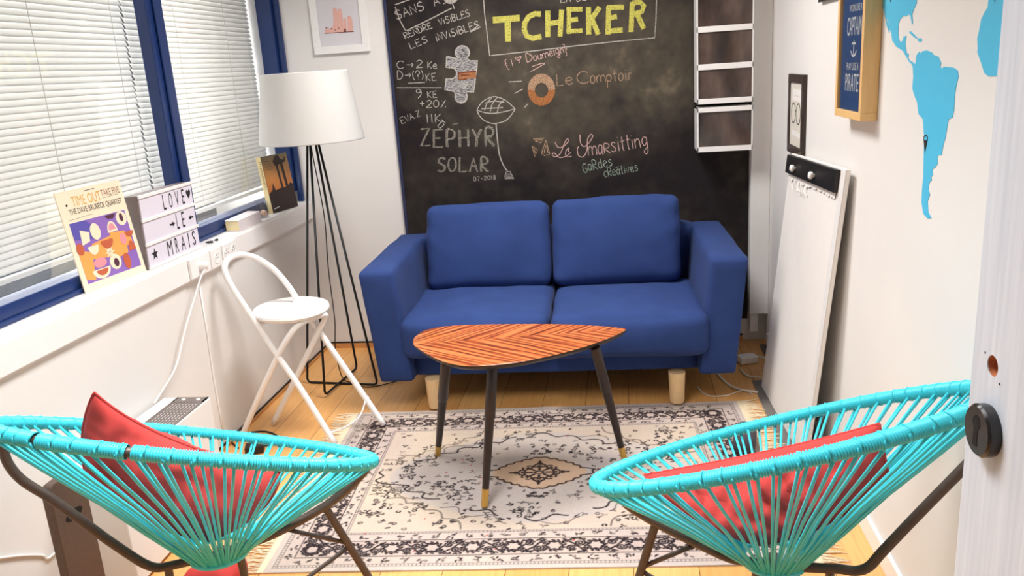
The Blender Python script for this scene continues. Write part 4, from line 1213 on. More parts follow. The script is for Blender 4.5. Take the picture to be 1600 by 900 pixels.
GL = {
'A': '0,0 .5,1 1,0;.2,.38 .82,.38', 'B': '.05,0 .05,1 .6,.97 .8,.78 .55,.55 .05,.52;.55,.55 .95,.3 .6,.02 .05,0', 'C': '.95,.85 .6,1 .2,.85 .02,.5 .2,.12 .6,0 .98,.12',
'D': '.05,0 .08,1 .6,.9 .95,.5 .6,.08 .05,0', 'E': '.95,1 .08,1 .05,0 .95,0;.06,.52 .75,.54', 'H': '.05,1 .05,0;.95,1 .95,0;.05,.5 .95,.52', 'I': '.5,1 .5,0', 'K': '.08,1 .05,0;.92,1 .1,.48 .95,0',
'L': '.1,1 .05,0 .95,.03', 'M': '0,0 .15,1 .5,.4 .85,1 1,0', 'N': '.05,0 .08,1 .92,0 .95,1', 'O': '.5,1 .12,.8 .02,.45 .2,.08 .55,0 .9,.2 .98,.6 .8,.92 .5,1', 'P': '.08,0 .1,1 .7,.97 .92,.75 .65,.5 .1,.45',
'R': '.08,0 .1,1 .7,.98 .9,.76 .65,.54 .1,.5 .95,0', 'S': '.92,.86 .6,1 .2,.88 .15,.66 .5,.52 .88,.36 .8,.1 .4,0 .05,.12', 'V': '.02,1 .5,0 .98,1', 'Y': '.05,1 .5,.5;.95,1 .5,.5 .4,0', 'Z': '.08,.97 .92,1 .05,.03 .98,.05', 'T': '0,1 1,1;.5,1 .5,0', 'J': '.8,1 .8,.2 .4,0',
'i': '.5,.68 .5,0;.5,.92 .52,.96', 'a': '.85,.6 .4,.68 .1,.35 .35,.02 .8,.25;.85,.65 .82,.1 1,0', 'b': '.1,1 .1,.02 .6,0 .9,.3 .6,.62 .12,.45', 'c': '.9,.55 .5,.66 .1,.35 .4,0 .92,.08', 'd': '.85,1 .85,0;.85,.5 .45,.66 .1,.33 .4,0 .85,.2', 'e': '.1,.34 .85,.42 .6,.68 .2,.55 .1,.25 .45,0 .95,.12',
'g': '.85,.6 .45,.68 .1,.38 .4,.08 .8,.3;.88,.66 .85,-.3 .5,-.5 .25,-.3 .95,.0', 'h': '.1,1 .1,0;.1,.4 .5,.66 .8,.5 .8,0', 'm': '.02,.62 .05,0;.05,.4 .28,.66 .48,.5 .48,0;.48,.4 .74,.66 .95,.5 .98,0', 'n': '.1,.64 .1,0;.1,.4 .5,.66 .82,.5 .88,0', 'o': '.5,.66 .12,.45 .2,.08 .55,0 .9,.25 .8,.6 .5,.66', 'p': '.1,.64 .1,-.5;.1,.5 .5,.68 .88,.4 .55,.04 .12,.15',
'r': '.2,.64 .2,0;.2,.4 .5,.64 .9,.58', 's': '.85,.58 .5,.68 .2,.52 .75,.25 .6,.02 .1,.08', 't': '.5,1 .45,.1 .7,0;.1,.66 .95,.7', 'u': '.1,.64 .15,.1 .5,0 .8,.2;.85,.64 .85,0', 'v': '.05,.62 .45,0 .9,.66',
'0': '.5,1 .1,.7 .1,.25 .5,0 .9,.25 .9,.7 .5,1', '1': '.4,1 .5,0', '2': '.1,.8 .5,1 .88,.75 .5,.35 .05,.02 .98,.05', '4': '.6,0 .65,1 .05,.35 1,.38', '7': '.05,1 .95,1 .4,0', '8': '.5,.55 .15,.75 .5,1 .85,.75 .5,.55 .1,.25 .5,0 .9,.25 .5,.55', '9': '.85,.7 .45,.5 .1,.75 .5,1 .88,.7 .75,.2 .3,-.15',
'-': '.1,.45 .9,.48', '+': '.5,.8 .5,.2;.1,.5 .9,.5', '%': '.9,1 .1,0;.2,.9 .3,.85;.8,.12 .95,.1', '.': '.45,.02 .55,.06', '>': '0,.45 1,.45;.72,.7 1,.45 .72,.2', '?': '.1,.75 .5,1 .88,.72 .5,.5 .5,.3;.5,.05 .52,.08', '(': '.9,1 .5,.75 .5,.25 .9,0', ')': '.1,1 .5,.75 .5,.25 .1,0', '<': '.5,.45 .12,.8 .22,.98 .5,.8 .78,.98 .9,.8 .5,.45 .5,.1',
'{': '.8,1.1 .4,.9 .55,.6 .2,.45 .55,.3 .5,-.1 .9,-.3', '}': '.2,1.1 .6,.95 .5,.6 .9,.45 .55,.3 .6,-.1 .3,-.3', "'": '.2,.0 .9,.5',
'l': '.3,1 .3,0 .6,0', 'Q': '.5,1 .1,.6 .4,0 .9,.4 .5,1;.6,.3 1,0', 'G': '.9,.85 .5,1 .08,.6 .2,.1 .6,0 .9,.2 .9,.42 .55,.42', 'U': '.05,1 .1,.2 .5,0 .9,.2 .95,1', 'F': '.9,1 .08,1 .05,0;.06,.52 .75,.54', 'q': '.8,.6 .4,.66 .1,.35 .4,.05 .8,.3;.82,.64 .82,-.45'}
WID = {'I': .35, 'i': .3, '1': .35, '.': .3, ' ': .55, 'm': 1.25, 'M': 1.1, '(': .45, ')': .45, '{': .5, '}': .5, 'l': .4, '-': .7, 't': .6, 'r': .6, 'J': .7}
CURV = set('BCDOPRSabcdeghmnopqrstu0289?GQU(){}<9l')
ROUNDSTART = None
def write(mb, s, p0, p1, hgt, off=.0006, w=.0042, lean=0.0, jitter=.035, gap=.28, double=0, dup=.0):
    """chalk handwriting along the line p0 -> p1 given as places on the photographed board"""
    rnd = random.Random(hash(s) % 1 + len(s)*7+int(p0[0]))
    tot = sum(WID.get(ch, .8)+gap for ch in s)-gap
    dx, dy = (p1[0]-p0[0])/tot, (p1[1]-p0[1])/tot
    L = math.hypot(dx, dy); nx, ny = dy/L, -dx/L          # upward normal in the picture
    u = 0
    for ch in s:
        wd = WID.get(ch, .8)
        if ch in GL:
            dy0 = rnd.uniform(-jitter, jitter)*hgt; sc = 1+rnd.uniform(-jitter, jitter)
            for pl in GL[ch].split(';'):
                pp = [tuple(map(float, q.split(','))) for q in pl.split()]
                if len(pp) > 2 and ch in CURV: pp = [(q.x, q.y) for q in smooth_curve([V((x, y, 0)) for x, y in pp], 4)]
                for rep in range(1+double):
                    jx, jy = (rnd.uniform(-.06, .06), rnd.uniform(-.05, .05)) if rep else (0, 0)
                    pts = []
                    for x, y in pp:
                        a = u+(x+jx+dup*rep)*wd; h = (y+jy)*hgt*sc+dy0
                        px = p0[0]+dx*a+nx*h+lean*h; py = p0[1]+dy*a+ny*h
                        pts.append(aty(px, py, CBY-off-rep*.0002))
                    mb.ribbon(pts, w, (0, -1, 0))
        u += wd+gap
def lines(mb, pls, w=.004, off=.0006, sm=False, closed=False):
    for pl in pls:
        pts = [aty(x, y, CBY-off) for x, y in pl]
        if sm: pts = smooth_curve(pts, 6, closed)
        if closed and sm: pts.append(pts[0])
        mb.ribbon(pts, w, (0, -1, 0))
def fill(mb, pl, off=.0006, sm=False):
    pts = [aty(x, y, CBY-off) for x, y in pl]
    if sm: pts = smooth_curve(pts, 6, True)
    mb.poly(pts)
def finish(mb, name, m): return mb.build(name, m, cbd)

# upper left slogan in its box
m = MB()
write(m, 'SANS', (620, 31), (664, 15), 14, w=.0045, gap=.18); write(m, 'A', (679, 10), (688, 6), 12); write(m, '-', (693, 10), (706, 4), 9)
lines(m, [[(617, 7.5), (638, 0), (660, -9)], [(617.5, 11), (624, 30), (633, 47), (637, 48)], [(635, 48), (670, 31), (706, 12.5)], [(703, -6), (710, 14)]], .005)
finish(m, 'chalk_slogan_box', CH_WHITE); m = MB()
write(m, 'RENDRE', (633, 61), (676, 43), 9.5, w=.0038, gap=.16)
finish(m, 'chalk_slogan', CH_WHITE); m = MB()
write(m, 'ViSiBLES', (687, 40), (735, 25), 10.5, w=.0038, gap=.16)
finish(m, 'chalk_slogan', CH_WHITE); m = MB()
write(m, 'LES', (642, 77), (669, 65), 10, w=.0038, gap=.2)
finish(m, 'chalk_slogan', CH_WHITE); m = MB()
write(m, 'iNViSiBLES', (682, 65), (750, 43), 11.5, w=.0038, gap=.14)
lines(m, [[(735, 50), (751, 42)], [(737, 48), (748, 39), (741, 36.5)]], .005)
finish(m, 'chalk_slogan', CH_WHITE)
# sums at the left edge
m = MB()
write(m, 'C>2', (620, 107), (661, 106), 12, w=.0036); write(m, 'Ke', (668, 107), (683, 107), 11, w=.0036, gap=.15)
write(m, 'D>', (621, 124), (642, 123), 13, w=.0036); write(m, '(?)', (644, 126), (664, 123), 15, w=.0036, gap=.05); write(m, 'KE', (666, 127), (682, 125), 11, w=.0036)
lines(m, [[(638, 130), (664, 129)], [(620, 137), (690, 137)]], .0035)
finish(m, 'chalk_sum', CH_WHITE); m = MB()
write(m, '9', (650, 152), (660, 151), 12, w=.0036)
finish(m, 'chalk_sum', CH_WHITE); m = MB()
write(m, 'KE', (668, 153), (683, 152), 10, w=.0036)
write(m, '+20%', (655, 168), (697, 168), 12, w=.0038, gap=.15)
write(m, '11K', (666, 192), (690, 191), 13, w=.0038, gap=.2)
lines(m, [[(684, 197), (691, 189), (694, 195), (687, 201), (684, 197)], [(690, 187), (696, 192)]], .004)
finish(m, 'chalk_sum', CH_WHITE); m = MB()
write(m, 'EVA.Z', (628, 194), (658, 181), 10, w=.0030, gap=.15)
finish(m, 'chalk_signature', CH_WHITE)
# shaded capitals and the date
m = MB()
write(m, 'ZEPHYR', (656, 230), (772, 228), 27, w=.0062, gap=.28, double=2, dup=.06); lines(m, [[(707, 194.5), (716, 192.5)]], .005)
finish(m, 'chalk_capitals', CH_FAINT); m = MB()
write(m, 'SOLAR', (683, 268), (762, 268), 22, w=.0055, gap=.3, double=2, dup=.06)
finish(m, 'chalk_capitals', CH_FAINT)
m = MB(); write(m, '07-2018', (740, 283), (775, 280), 6.5, w=.0028, gap=.25); finish(m, 'chalk_date', CH_WHITE)
# balloon-like solar kite with its basket
m = MB()
lines(m, [[(745, 172), (752, 161), (762, 154), (774, 151), (790, 157), (805, 170)], [(745, 172), (758, 176), (772, 177), (790, 174), (805, 170)], [(745, 172), (750, 182), (760, 190), (774, 193), (792, 187), (805, 171)],
          [(757, 173), (761, 161), (768, 153)], [(766, 175), (769, 163), (777, 152)], [(777, 176), (780, 164), (787, 157)], [(752, 170), (770, 169), (786, 168)], [(758, 161), (772, 158), (788, 160)]], .0042, sm=True)
lines(m, [[(775, 193), (777, 215), (780, 240), (786, 257), (793, 268)]], .0055, sm=True)
lines(m, [[(789, 278), (790, 269), (797, 268), (803, 279), (789, 279)], [(790, 272), (799, 272)], [(790, 275), (801, 275)], [(791, 277.5), (801, 277.5)]], .0042)
finish(m, 'chalk_kite_drawing', CH_WHITE)
# hatched jigsaw piece with an orange bar, and the round scribble above it
m = MB()
pz = [(698, 88), (714, 92)]
pz += [(722.5+11*math.cos(a), 82+10.5*math.sin(a)) for a in np.linspace(2.3, 7.2, 20)]
pz += [(734, 95), (746, 95), (745, 108), (743, 120), (742, 131), (740, 144), (729, 143)]
pz += [(720.5+9.5*math.cos(a), 151+10*math.sin(a)) for a in np.linspace(-.55, 3.5, 18)]
pz += [(710, 143), (695, 140), (697, 123)]
pz += [(704+9.5*math.cos(a), 114.5+9*math.sin(a)) for a in np.linspace(1.7, -1.7, 14)]
pz += [(697, 105.5)]
fill(m, pz)
m2 = MB(); lines(m2, [pz+[pz[0]]], .0055, .0010)
for k in range(24):   # pencil-like hatching strokes
    x = 697+rnd.uniform(0, 42); y = 92+rnd.uniform(6, 46)
    if (x-704)**2+(y-114)**2 < 150: continue
    lines(m2, [[(x-4, y+4), (x+5, y-4)]], .0032, .0011)
finish(m, 'chalk_jigsaw_piece', CH_FILL)
finish(m2, 'chalk_jigsaw_outline', CH_WHITE); m2 = MB()
fill(m2, [(704+12*math.cos(a), -6+12*math.sin(a)) for a in np.linspace(0, 6.28, 24)[:-1]])
finish(m2, 'round_chalk_scribble', CH_WHITE)
m = MB(); fill(m, [(716.5, 114), (744, 111), (744, 122), (716.5, 124.5)], .0014); finish(m, 'orange_chalk_bar', CH_ORANGE)
m = MB(); lines(m, [[(716.5, 114), (744, 111.3)], [(716.5, 113.5), (716.5, 124.5), (730, 123.5)], [(720, 118), (733, 117)]], .006, .0017); finish(m, 'dark_chalk_lines', mat('brown_chalk', (112, 54, 34), .95))
# big yellow word in its box
m = MB()
def thick(pls, w):
    for k_, pl in enumerate(pls):
        pts = [aty(x, y, CBY-.0008-k_*.00025) for x, y in pl]
        m.ribbon(pts, w, (0, -1, 0))
TH = .0300
thick([[(770, 31.5), (812, 28)], [(793, 30), (794, 65)]], TH)
thick([[(845, 22), (836, 21.5), (826, 26), (820, 36), (819, 46), (823, 56), (832, 60), (846, 57)]], TH*.85)
thick([[(856, 16.5), (856, 58)], [(877.5, 15), (875, 57)], [(856, 37.5), (876, 34)]], TH*.8)
thick([[(889, 12), (889, 53)], [(885, 14.5), (910, 14.5)], [(889, 32), (903, 30)], [(885, 49), (910, 48)]], TH*.72)
thick([[(919.5, 11), (920, 54)], [(937, 11), (922, 33)], [(924, 28), (935, 54)]], TH*.8)
thick([[(951, 10), (950, 54)], [(948, 12), (975, 11)], [(951, 28), (964, 26)], [(946, 49), (973, 47)]], TH*.8)
thick([[(988, 3), (986, 50)], [(988, 5), (1000, 3), (1006, 9), (1003, 18), (990, 22)], [(995, 21), (1006, 45)]], TH*.8)
finish(m, 'yellow_chalk_word', CH_YELLOW)
m = MB()
lines(m, [[(755, -10), (757, 20), (761, 52), (765, 87), (770, 86.5), (830, 80), (900, 71.5), (960, 65), (1023, 59), (1025, 30), (1026, -10)]], .0042)
finish(m, 'chalk_title_box', CH_WHITE); m = MB()
write(m, 'LA SI', (876, 4.5), (912, 1), 13, w=.0042, gap=.2)
finish(m, 'chalk_title_line', CH_WHITE); m = MB()
write(m, 'DE', (912, 1), (930, -1), 13, w=.0042, gap=.2)
finish(m, 'chalk_title_line', CH_WHITE)
# pink bracketed line
m = MB()
write(m, '{I<', (789, 107), (818, 99), 12, w=.0036, gap=.22); write(m, 'D', (823, 97), (833, 95), 13, w=.0038); write(m, 'oumeign', (834, 95.5), (882, 82), 12, w=.0036, gap=.1); write(m, '}', (881, 84), (888, 82), 14, w=.0032)
finish(m, 'pink_chalk_line', CH_PINK); m = MB()
lines(m, [[(829, 112), (842, 105), (851, 99.5)], [(831, 104), (843, 100), (852, 98)]], .0036)
finish(m, 'pink_chalk_underline', CH_PINK)
for pl in ([(795, 128), (815, 127)], [(804, 146), (817, 139)], [(819.5, 168), (825.5, 162)]):
    m = MB(); lines(m, [pl], .0042); finish(m, 'chalk_ray', CH_WHITE)
# orange ring and the name beside it
m = MB(); n = 40
o_, i_ = [], []
for k in range(n):
    a = 2*math.pi*k/n
    o_.append(aty(846+21.5*math.cos(a), 140+25*math.sin(a), CBY-.0006)); i_.append(aty(846+10.5*math.cos(a), 141+11.5*math.sin(a), CBY-.0006))
m.add(o_+i_, [(k, (k+1) % n, n+(k+1) % n, n+k) for k in range(n)])
finish(m, 'orange_chalk_ring', CH_ORANGE)
m = MB()
m.add(o_[20:40]+[o_[0]]+i_[20:40]+[i_[0]], [(k, k+1, 22+k, 21+k) for k in range(20)])
m.v = [(x, y-.0006, z) for x, y, z in m.v]
finish(m, 'beige_chalk_ring_top', CH_BEIGE)
m = MB()
write(m, 'L', (870, 134), (881, 133), 18, w=.0042); write(m, 'e', (883, 132), (896, 131), 17, w=.0042); write(m, 'C', (902, 131), (921, 129), 19, w=.0042); write(m, 'omptoir', (922, 130), (988, 124), 17, w=.0042, gap=.12)
finish(m, 'beige_chalk_name', CH_BEIGE)
# pink script and the line under it
m = MB()
lines(m, [[(867, 222), (872, 230), (880, 229), (888, 221), (886, 217), (881, 226), (876, 239), (868, 245), (863, 242), (866, 239), (874, 246), (884, 244), (892, 238)], [(888, 237), (889, 231), (884, 237), (885, 245), (893, 244)],
          [(906, 210), (907, 223), (913, 229), (921, 222), (926, 213), (923, 210), (918, 218), (917, 235), (911, 245), (904, 243), (902, 234), (904, 229)]], .0042, sm=True)
write(m, 'ma', (919, 243), (943, 241), 22, w=.0040, gap=.1); write(m, 'R', (944, 240), (954, 239), 15, w=.0040); write(m, 'sitting', (955, 238), (1013, 229), 22, w=.0040, gap=.1)
finish(m, 'pink_chalk_script', CH_PINK)
m = MB()
write(m, 'GaRdes', (912, 270), (958, 258), 15, w=.0034, gap=.14)
finish(m, 'green_chalk_line', CH_GREEN); m = MB()
write(m, 'cReatives', (944, 277), (998, 267), 13, w=.0034, gap=.1)
lines(m, [[(962, 262), (967, 260)]], .003)
finish(m, 'green_chalk_line', CH_GREEN)
m = MB()
lines(m, [[(833, 217), (850, 216), (845, 223), (836, 220)], [(836, 219), (847, 218)], [(831, 228), (836, 245), (840, 234), (831, 228)], [(834, 232), (837, 240)], [(853, 219), (846, 240), (851, 243), (859, 241), (853, 219)], [(853, 226), (850, 239)], [(854, 228), (856, 239)]], .0046)
finish(m, 'chalk_triangles', CH_BEIGE)

# ------------------------------------------------------------------ things on the sill
def quad_box(bl, br, tl, tr, depth):
    n = (br-bl).cross(tl-bl).normalized()
    if n.x < 0: n = -n
    return n
Zs = SILL_Z+.001
# record sleeve
bl, br, tl, tr = V((-1.727, 2.364, Zs)), V((-1.694, 2.664, Zs)), V((-1.771, 2.370, 1.162)), V((-1.739, 2.669, 1.162))
n = quad_box(bl, br, tl, tr, 0)
lp = thing('record_sleeve', 'cream record sleeve with a colourful abstract picture leaning on the window', 'record sleeve', (bl+br)/2)
MB().slab([bl, br, tr, tl], -n, .004).build('sleeve', CARD, lp)
def lpp(u, v, off=.0004): return (bl*(1-u)+br*u)*(1-v)+(tl*(1-u)+tr*u)*v+n*off
U_, W_ = br-bl, tl-bl
def art(name, polys, m, off):
    for pl in polys:
        mb = MB(); mb.poly([lpp(u, v, off) for u, v in pl]); mb.build(name[:-1] if name.endswith('s') else name, m, lp)
def flat(name, rgb): return mat(name, rgb, .6)
def ell(cx, cy, rx, ry, a0=0, a1=6.2832, k=24): return [(cx+rx*math.cos(a), cy+ry*math.sin(a)) for a in np.linspace(a0, a1, k)][:(-1 if a1-a0 > 6.2 else None)]
art('picture_ground', [[(.07, .075), (.94, .075), (.94, .685), (.07, .685)]], flat('violet_ink', (142, 104, 186)), .0004)
art('orange_fields', [[(.07, .12), (.20, .09), (.26, .36), (.07, .42)], [(.16, .30), (.52, .26), (.92, .34), (.90, .46), (.60, .47), (.30, .44)], [(.58, .22), (.80, .25), (.84, .48), (.60, .50)]], flat('orange_ink', (238, 166, 84)), .0007)
art('blue_fields', [[(.07, .52), (.44, .47), (.46, .56), (.30, .685), (.07, .685)]], flat('blue_ink', (92, 82, 170)), .0007)
art('pale_shapes', [ell(.40, .55, .075, .085), ell(.66, .50, .08, .11, 0, math.pi), ell(.85, .61, .085, .075), ell(.32, .18, .14, .10, math.pi, 2*math.pi), ell(.56, .20, .09, .08), ell(.30, .42, .08, .09, math.pi, 2*math.pi), [(.18, .60), (.31, .56), (.28, .47), (.16, .45)]] +
    [[(.52+.02*math.cos(a+1.57), .31+.02*math.sin(a+1.57)), (.52+.085*math.cos(a), .31+.075*math.sin(a)), (.52-.02*math.cos(a+1.57), .31-.02*math.sin(a+1.57))] for a in np.linspace(0, 5.5, 8)], flat('ivory_ink', (246, 226, 196)), .0010)
art('red_shapes', [ell(.11, .42, .055, .06), ell(.52, .44, .10, .09, math.pi, 2*math.pi), ell(.90, .46, .07, .06, math.pi, 2*math.pi), ell(.74, .17, .055, .085), ell(.33, .17, .09, .06, math.pi, 2*math.pi), ell(.88, .26, .06, .10, 0, math.pi)], flat('rust_ink', (196, 96, 62)), .0013)
art('pink_shapes', [ell(.33, .24, .10, .05), ell(.66, .52, .055, .07, 0, math.pi), ell(.78, .40, .05, .06)], flat('pink_ink', (228, 150, 160)), .0013)
art('dark_shapes', [ell(.85, .62, .03, .045), ell(.57, .19, .04, .045), [(.60, .675), (.78, .675), (.72, .63), (.64, .64)]], flat('brown_ink', (84, 44, 60)), .0014)
mb = MB(); put_text(mb, 'TIME OUT', lpp(.20, .835), U_*.44, W_*.10, n, 0); mb.build('yellow_title', flat('mustard_ink', (222, 176, 84)), lp)
mb = MB(); put_text(mb, 'TAKE FIVE', lpp(.655, .870), U_*.30, W_*.068, n, 0); mb.build('brown_title', flat('tan_ink', (150, 104, 76)), lp)
mb = MB(); put_text(mb, 'THE DAVE BRUBECK QUARTET', lpp(.12, .752), U_*.82, W_*.066, n, 0); mb.build('black_title', INK, lp); mb = MB()
mb.ribbon([lpp(.42, .965), lpp(.58, .968)], .002, n); mb.ribbon([lpp(.66, .855), lpp(.92, .862)], .0012, n); mb.ribbon([lpp(.07, .715), lpp(.45, .725)], .001, n); mb.poly([lpp(*p) for p in ell(.115, .86, .015, .012)])
mb.build('small_print_line', INK, lp)

# cinema-style light box with three rows of letters
bl, br = V((-1.690, 2.680, Zs)), V((-1.690, 3.020, Zs))
tl_, tr_ = V((-1.697, 2.695, 1.098)), V((-1.697, 3.040, 1.098))
b0, b1 = atz(233.3, 422, Zs), atz(309, 386.5, Zs)
bl, br = V((-1.688, b0.y, Zs)), V((-1.688, b1.y, Zs)); tl_, tr_ = V((-1.700, bl.y+.026, 1.099)), V((-1.700, br.y+.026, 1.099))
n = quad_box(bl, br, tl_, tr_, 0); U_, W_ = br-bl, tl_-bl
lb = thing('letter_light_box', 'white letter board light box with grey sides reading three rows of black letters', 'light box', (bl+br)/2)
MB().slab([bl, br, tr_, tl_], -n, .052).build('casing', mat('grey_brown_plastic', (120, 108, 106), .5), lb, bevel=.002)
def lbp(u, v, off=.0): return bl+U_*u+W_*v+n*off
MB().slab([lbp(.015, .01), lbp(.985, .01), lbp(.985, .99), lbp(.015, .99)], n, .004).build('diffuser', mat('opal_acrylic', (228, 222, 234), .35), lb)
rl = MB()
for v0, v1 in ((.0, .035), (.312, .352), (.636, .676), (.955, 1.0)):
    rl.slab([lbp(0, v0, .002), lbp(1, v0, .002), lbp(1, v1, .002), lbp(0, v1, .002)], n, .007)
rl.build('letter_rail', WHITE_PLASTIC, lb, bevel=.001)
def row(name, items, v0, v1):
    mb = MB()
    for s, u0, u1 in items:
        if s == 'heart': pts = [(.5, .15), (.12, .55), (.05, .78), (.2, .95), (.38, .93), (.5, .78), (.62, .93), (.8, .95), (.95, .78), (.88, .55)]
        elif s == 'star': pts = [(.5+.5*math.cos(math.pi/2+k*math.pi/5)*(1 if k % 2 == 0 else .42), .5+.5*math.sin(math.pi/2+k*math.pi/5)*(1 if k % 2 == 0 else .42)) for k in range(10)]
        elif s in '><': pts = [(0, .36), (.5, .36), (.5, .1), (1, .5), (.5, .9), (.5, .64), (0, .64)]
        else: pts = None
        if pts:
            if s == '<': pts = [(1-x, y) for x, y in pts][::-1]
            a0, a1 = (v0+.04, v1-.04) if s in ('heart', 'star') else (v0+.06, v1-.05)
            if s in '><': a0, a1 = v0+.07, v0+.165
            mb.poly([lbp(u0+(u1-u0)*x, a0+(a1-a0)*y, .0046) for x, y in pts])
        else: put_text(mb, s, lbp(u0, v0+.02), U_*(u1-u0), W_*(v1-v0-.04), n, .0046)
    return mb.build(name, INK, lb)
row('letter_row', [('L', .41, .46), ('O', .52, .585), ('V', .645, .715), ('E', .775, .825), ('heart', .86, .96)], .69, .94)
row('letter_row', [('>', .47, .57), ('L', .60, .645), ('E', .71, .76), ('<', .84, .94)], .365, .625)
row('letter_row', [('star', .07, .19), ('M', .36, .45), ('R', .51, .565), ('A', .625, .70), ('I', .77, .785), ('S', .855, .915)], .05, .30)

# standing paperback
bl, br = V((-1.703, 3.815, Zs)), V((-1.655, 4.015, Zs)); tl_, tr_ = V((-1.735, 3.826, 1.112)), V((-1.688, 4.026, 1.108))
n = quad_box(bl, br, tl_, tr_, 0); U_, W_ = br-bl, tl_-bl
bk = thing('book', 'paperback with a sunset ruins cover standing on the sill behind the lamp', 'book', (bl+br)/2)
MB().slab([bl+n*-.001, br-n*.001, tr_-n*.001, tl_-n*.001], -n, .026).build('pages', CARD, bk)
def bkp(u, v, off=.0006): return bl+U_*u+W_*v+n*off
MB().slab([bkp(0, 0, -.001), bkp(1, 0, -.001), bkp(1, 1, -.001), bkp(0, 1, -.001)], n, .0015).build('front_cover', flat('brown_cover', (70, 50, 44)), bk)
MB().slab([bkp(0, 0, -.001), bkp(0, 1, -.001), bkp(0, 1, -.028), bkp(0, 0, -.028)], -U_.normalized(), .0012).build('spine', mat('cream_spine', (232, 212, 160), .6), bk)
def bart(name, polys, m, off):
    mb = MB()
    for pl in polys: mb.poly([bkp(u, v, off) for u, v in pl])
    mb.build(name, m, bk)
def sunset():
    t = NT('sunset_cover_ink')
    sp = t.n('ShaderNodeSeparateXYZ'); t.l(t.coords(), sp.inputs[0])
    mr = t.n('ShaderNodeMapRange'); mr.inputs[1].default_value = .90; mr.inputs[2].default_value = 1.11; t.l(sp.outputs['Z'], mr.inputs[0])
    t.l(t.ramp(mr.outputs[0], [(0, lin((232, 130, 50))), (.45, lin((214, 140, 66))), (1, lin((122, 112, 74)))]), t.b.inputs['Base Color'])
    t.b.inputs['Roughness'].default_value = .4
    return t.m
bart('sunset_picture', [[(.0, .30), (1, .40), (1, 1), (0, 1)]], sunset(), .0009)
bart('ruins_picture', [[(.0, .0), (1, .0), (1, .42), (.9, .46), (.75, .40), (.45, .40), (.28, .38), (.22, .52), (.16, .40), (.0, .34)], [(.52, .40), (.60, .40), (.56, .82), (.48, .82)], [(.70, .40), (.80, .40), (.76, .84), (.66, .84)],
     [(.40, .88), (.46, .80), (.88, .84), (.92, .94), (.86, .92), (.82, .88), (.72, .90), (.66, .98), (.52, .97)]], flat('umber_ink', (52, 34, 30)), .0012)
mb = MB()
for v, u0, u1 in ((.90, .10, .32), (.85, .10, .28), (.81, .10, .34), (.76, .12, .30)): mb.ribbon([bkp(u0, v, .0014), bkp(u1, v, .0014)], .0022, n)
mb.build('faint_cover_lines', flat('dim_ink', (96, 84, 58)), bk)
mb = MB(); mb.ribbon([bkp(.06, .07, .0015), bkp(.28, .09, .0015)], .004, n); mb.build('publisher_mark', LET, bk)
mb = MB(); 
sv = -U_.normalized()*.0016
for k in range(14):
    v = .92-k*.036
    mb.ribbon([bkp(0, v, -.008)+sv, bkp(0, v-.022, -.008)+sv, ], .004, -U_.normalized()); mb.ribbon([bkp(0, v-.01, -.008)+sv, bkp(0, v-.01, -.018)+sv], .003, -U_.normalized())
mb.build('spine_lettering', flat('spine_ink', (140, 112, 76)), bk)

# thick book lying flat
P = [atz(353, 362, Zs), atz(379, 363, Zs), V((-1.672, 3.60, Zs)), V((-1.742, 3.62, Zs))]
P[1].x = -1.668; P[1].y = P[0].y-.006
lb2 = thing('book', 'thick pale book lying flat on the sill beside the light box', 'book', (P[0]+P[2])/2)
up = lambda z: [p+V((0, 0, z)) for p in P]
MB().hexa([p+(P[(i+2) % 4]-p)*.02+V((0, 0, .002)) for i, p in enumerate(P)]+[p+(P[(i+2) % 4]-p)*.02+V((0, 0, .046)) for i, p in enumerate(P)]).build('page_block', mat('yellowed_pages', (246, 226, 176), .8, var=.03, scale=200, stretch=(1, 1, 20)), lb2)
cv = MB().hexa(up(0)+up(.002)).hexa(up(.046)+up(.0485))
cv.slab([P[1], P[2], P[2]+V((0, 0, .0485)), P[1]+V((0, 0, .0485))], (-1, 0, 0), -.0015)
cv.build('cover', mat('pale_lilac_cover', (226, 216, 218), .5), lb2)

# small drinking glass with something pinkish in it
gp = V((-1.705, 3.705, Zs))
gl = thing('drinking_glass', 'small clear glass holding crumpled paper between the two books', 'glass', gp)
MB().lathe([(.020, 0), (.024, .002), (.0285, .075), (.0272, .075), (.0228, .005), (.001, .004)], gp, seg=28).build('tumbler', CLEAR, gl, smooth='auto')
moved(soft_box((.030, .030, .030), .012, 6, wrinkle=.006, wscale=40), lambda p: p+gp+V((0, 0, .021))).build('crumpled_paper', mat('salmon_paper', (224, 186, 168), .8, var=.1, scale=60), gl, smooth=True)
# two pens
for (a, b), lab in ((((321, 379), (333, 377.5)), 'short black pen on the sill beside the light box, nearer the room'), (((334, 375.5), (345, 374)), 'short black pen on the sill, between the light box and the flat book')):
    A, B = atz(*a, Zs+.005), atz(*b, Zs+.005)
    A.x = min(A.x, -1.672); B.x = min(B.x, -1.672)
    t = thing('pen', lab, 'pen', (A+B)/2, 'pens on the sill')
    d = (B-A); L = d.length
    MB().lathe([(.0015, 0), (.0045, .01), (.0045, L*.62)], A, d, 12).build('pen_body', BLACK, t)
    MB().lathe([(.0050, L*.60), (.0050, L*.97), (.003, L)], A, d, 12).build('pen_cap', mat('dark_grey_cap', (60, 56, 56), .4), t)

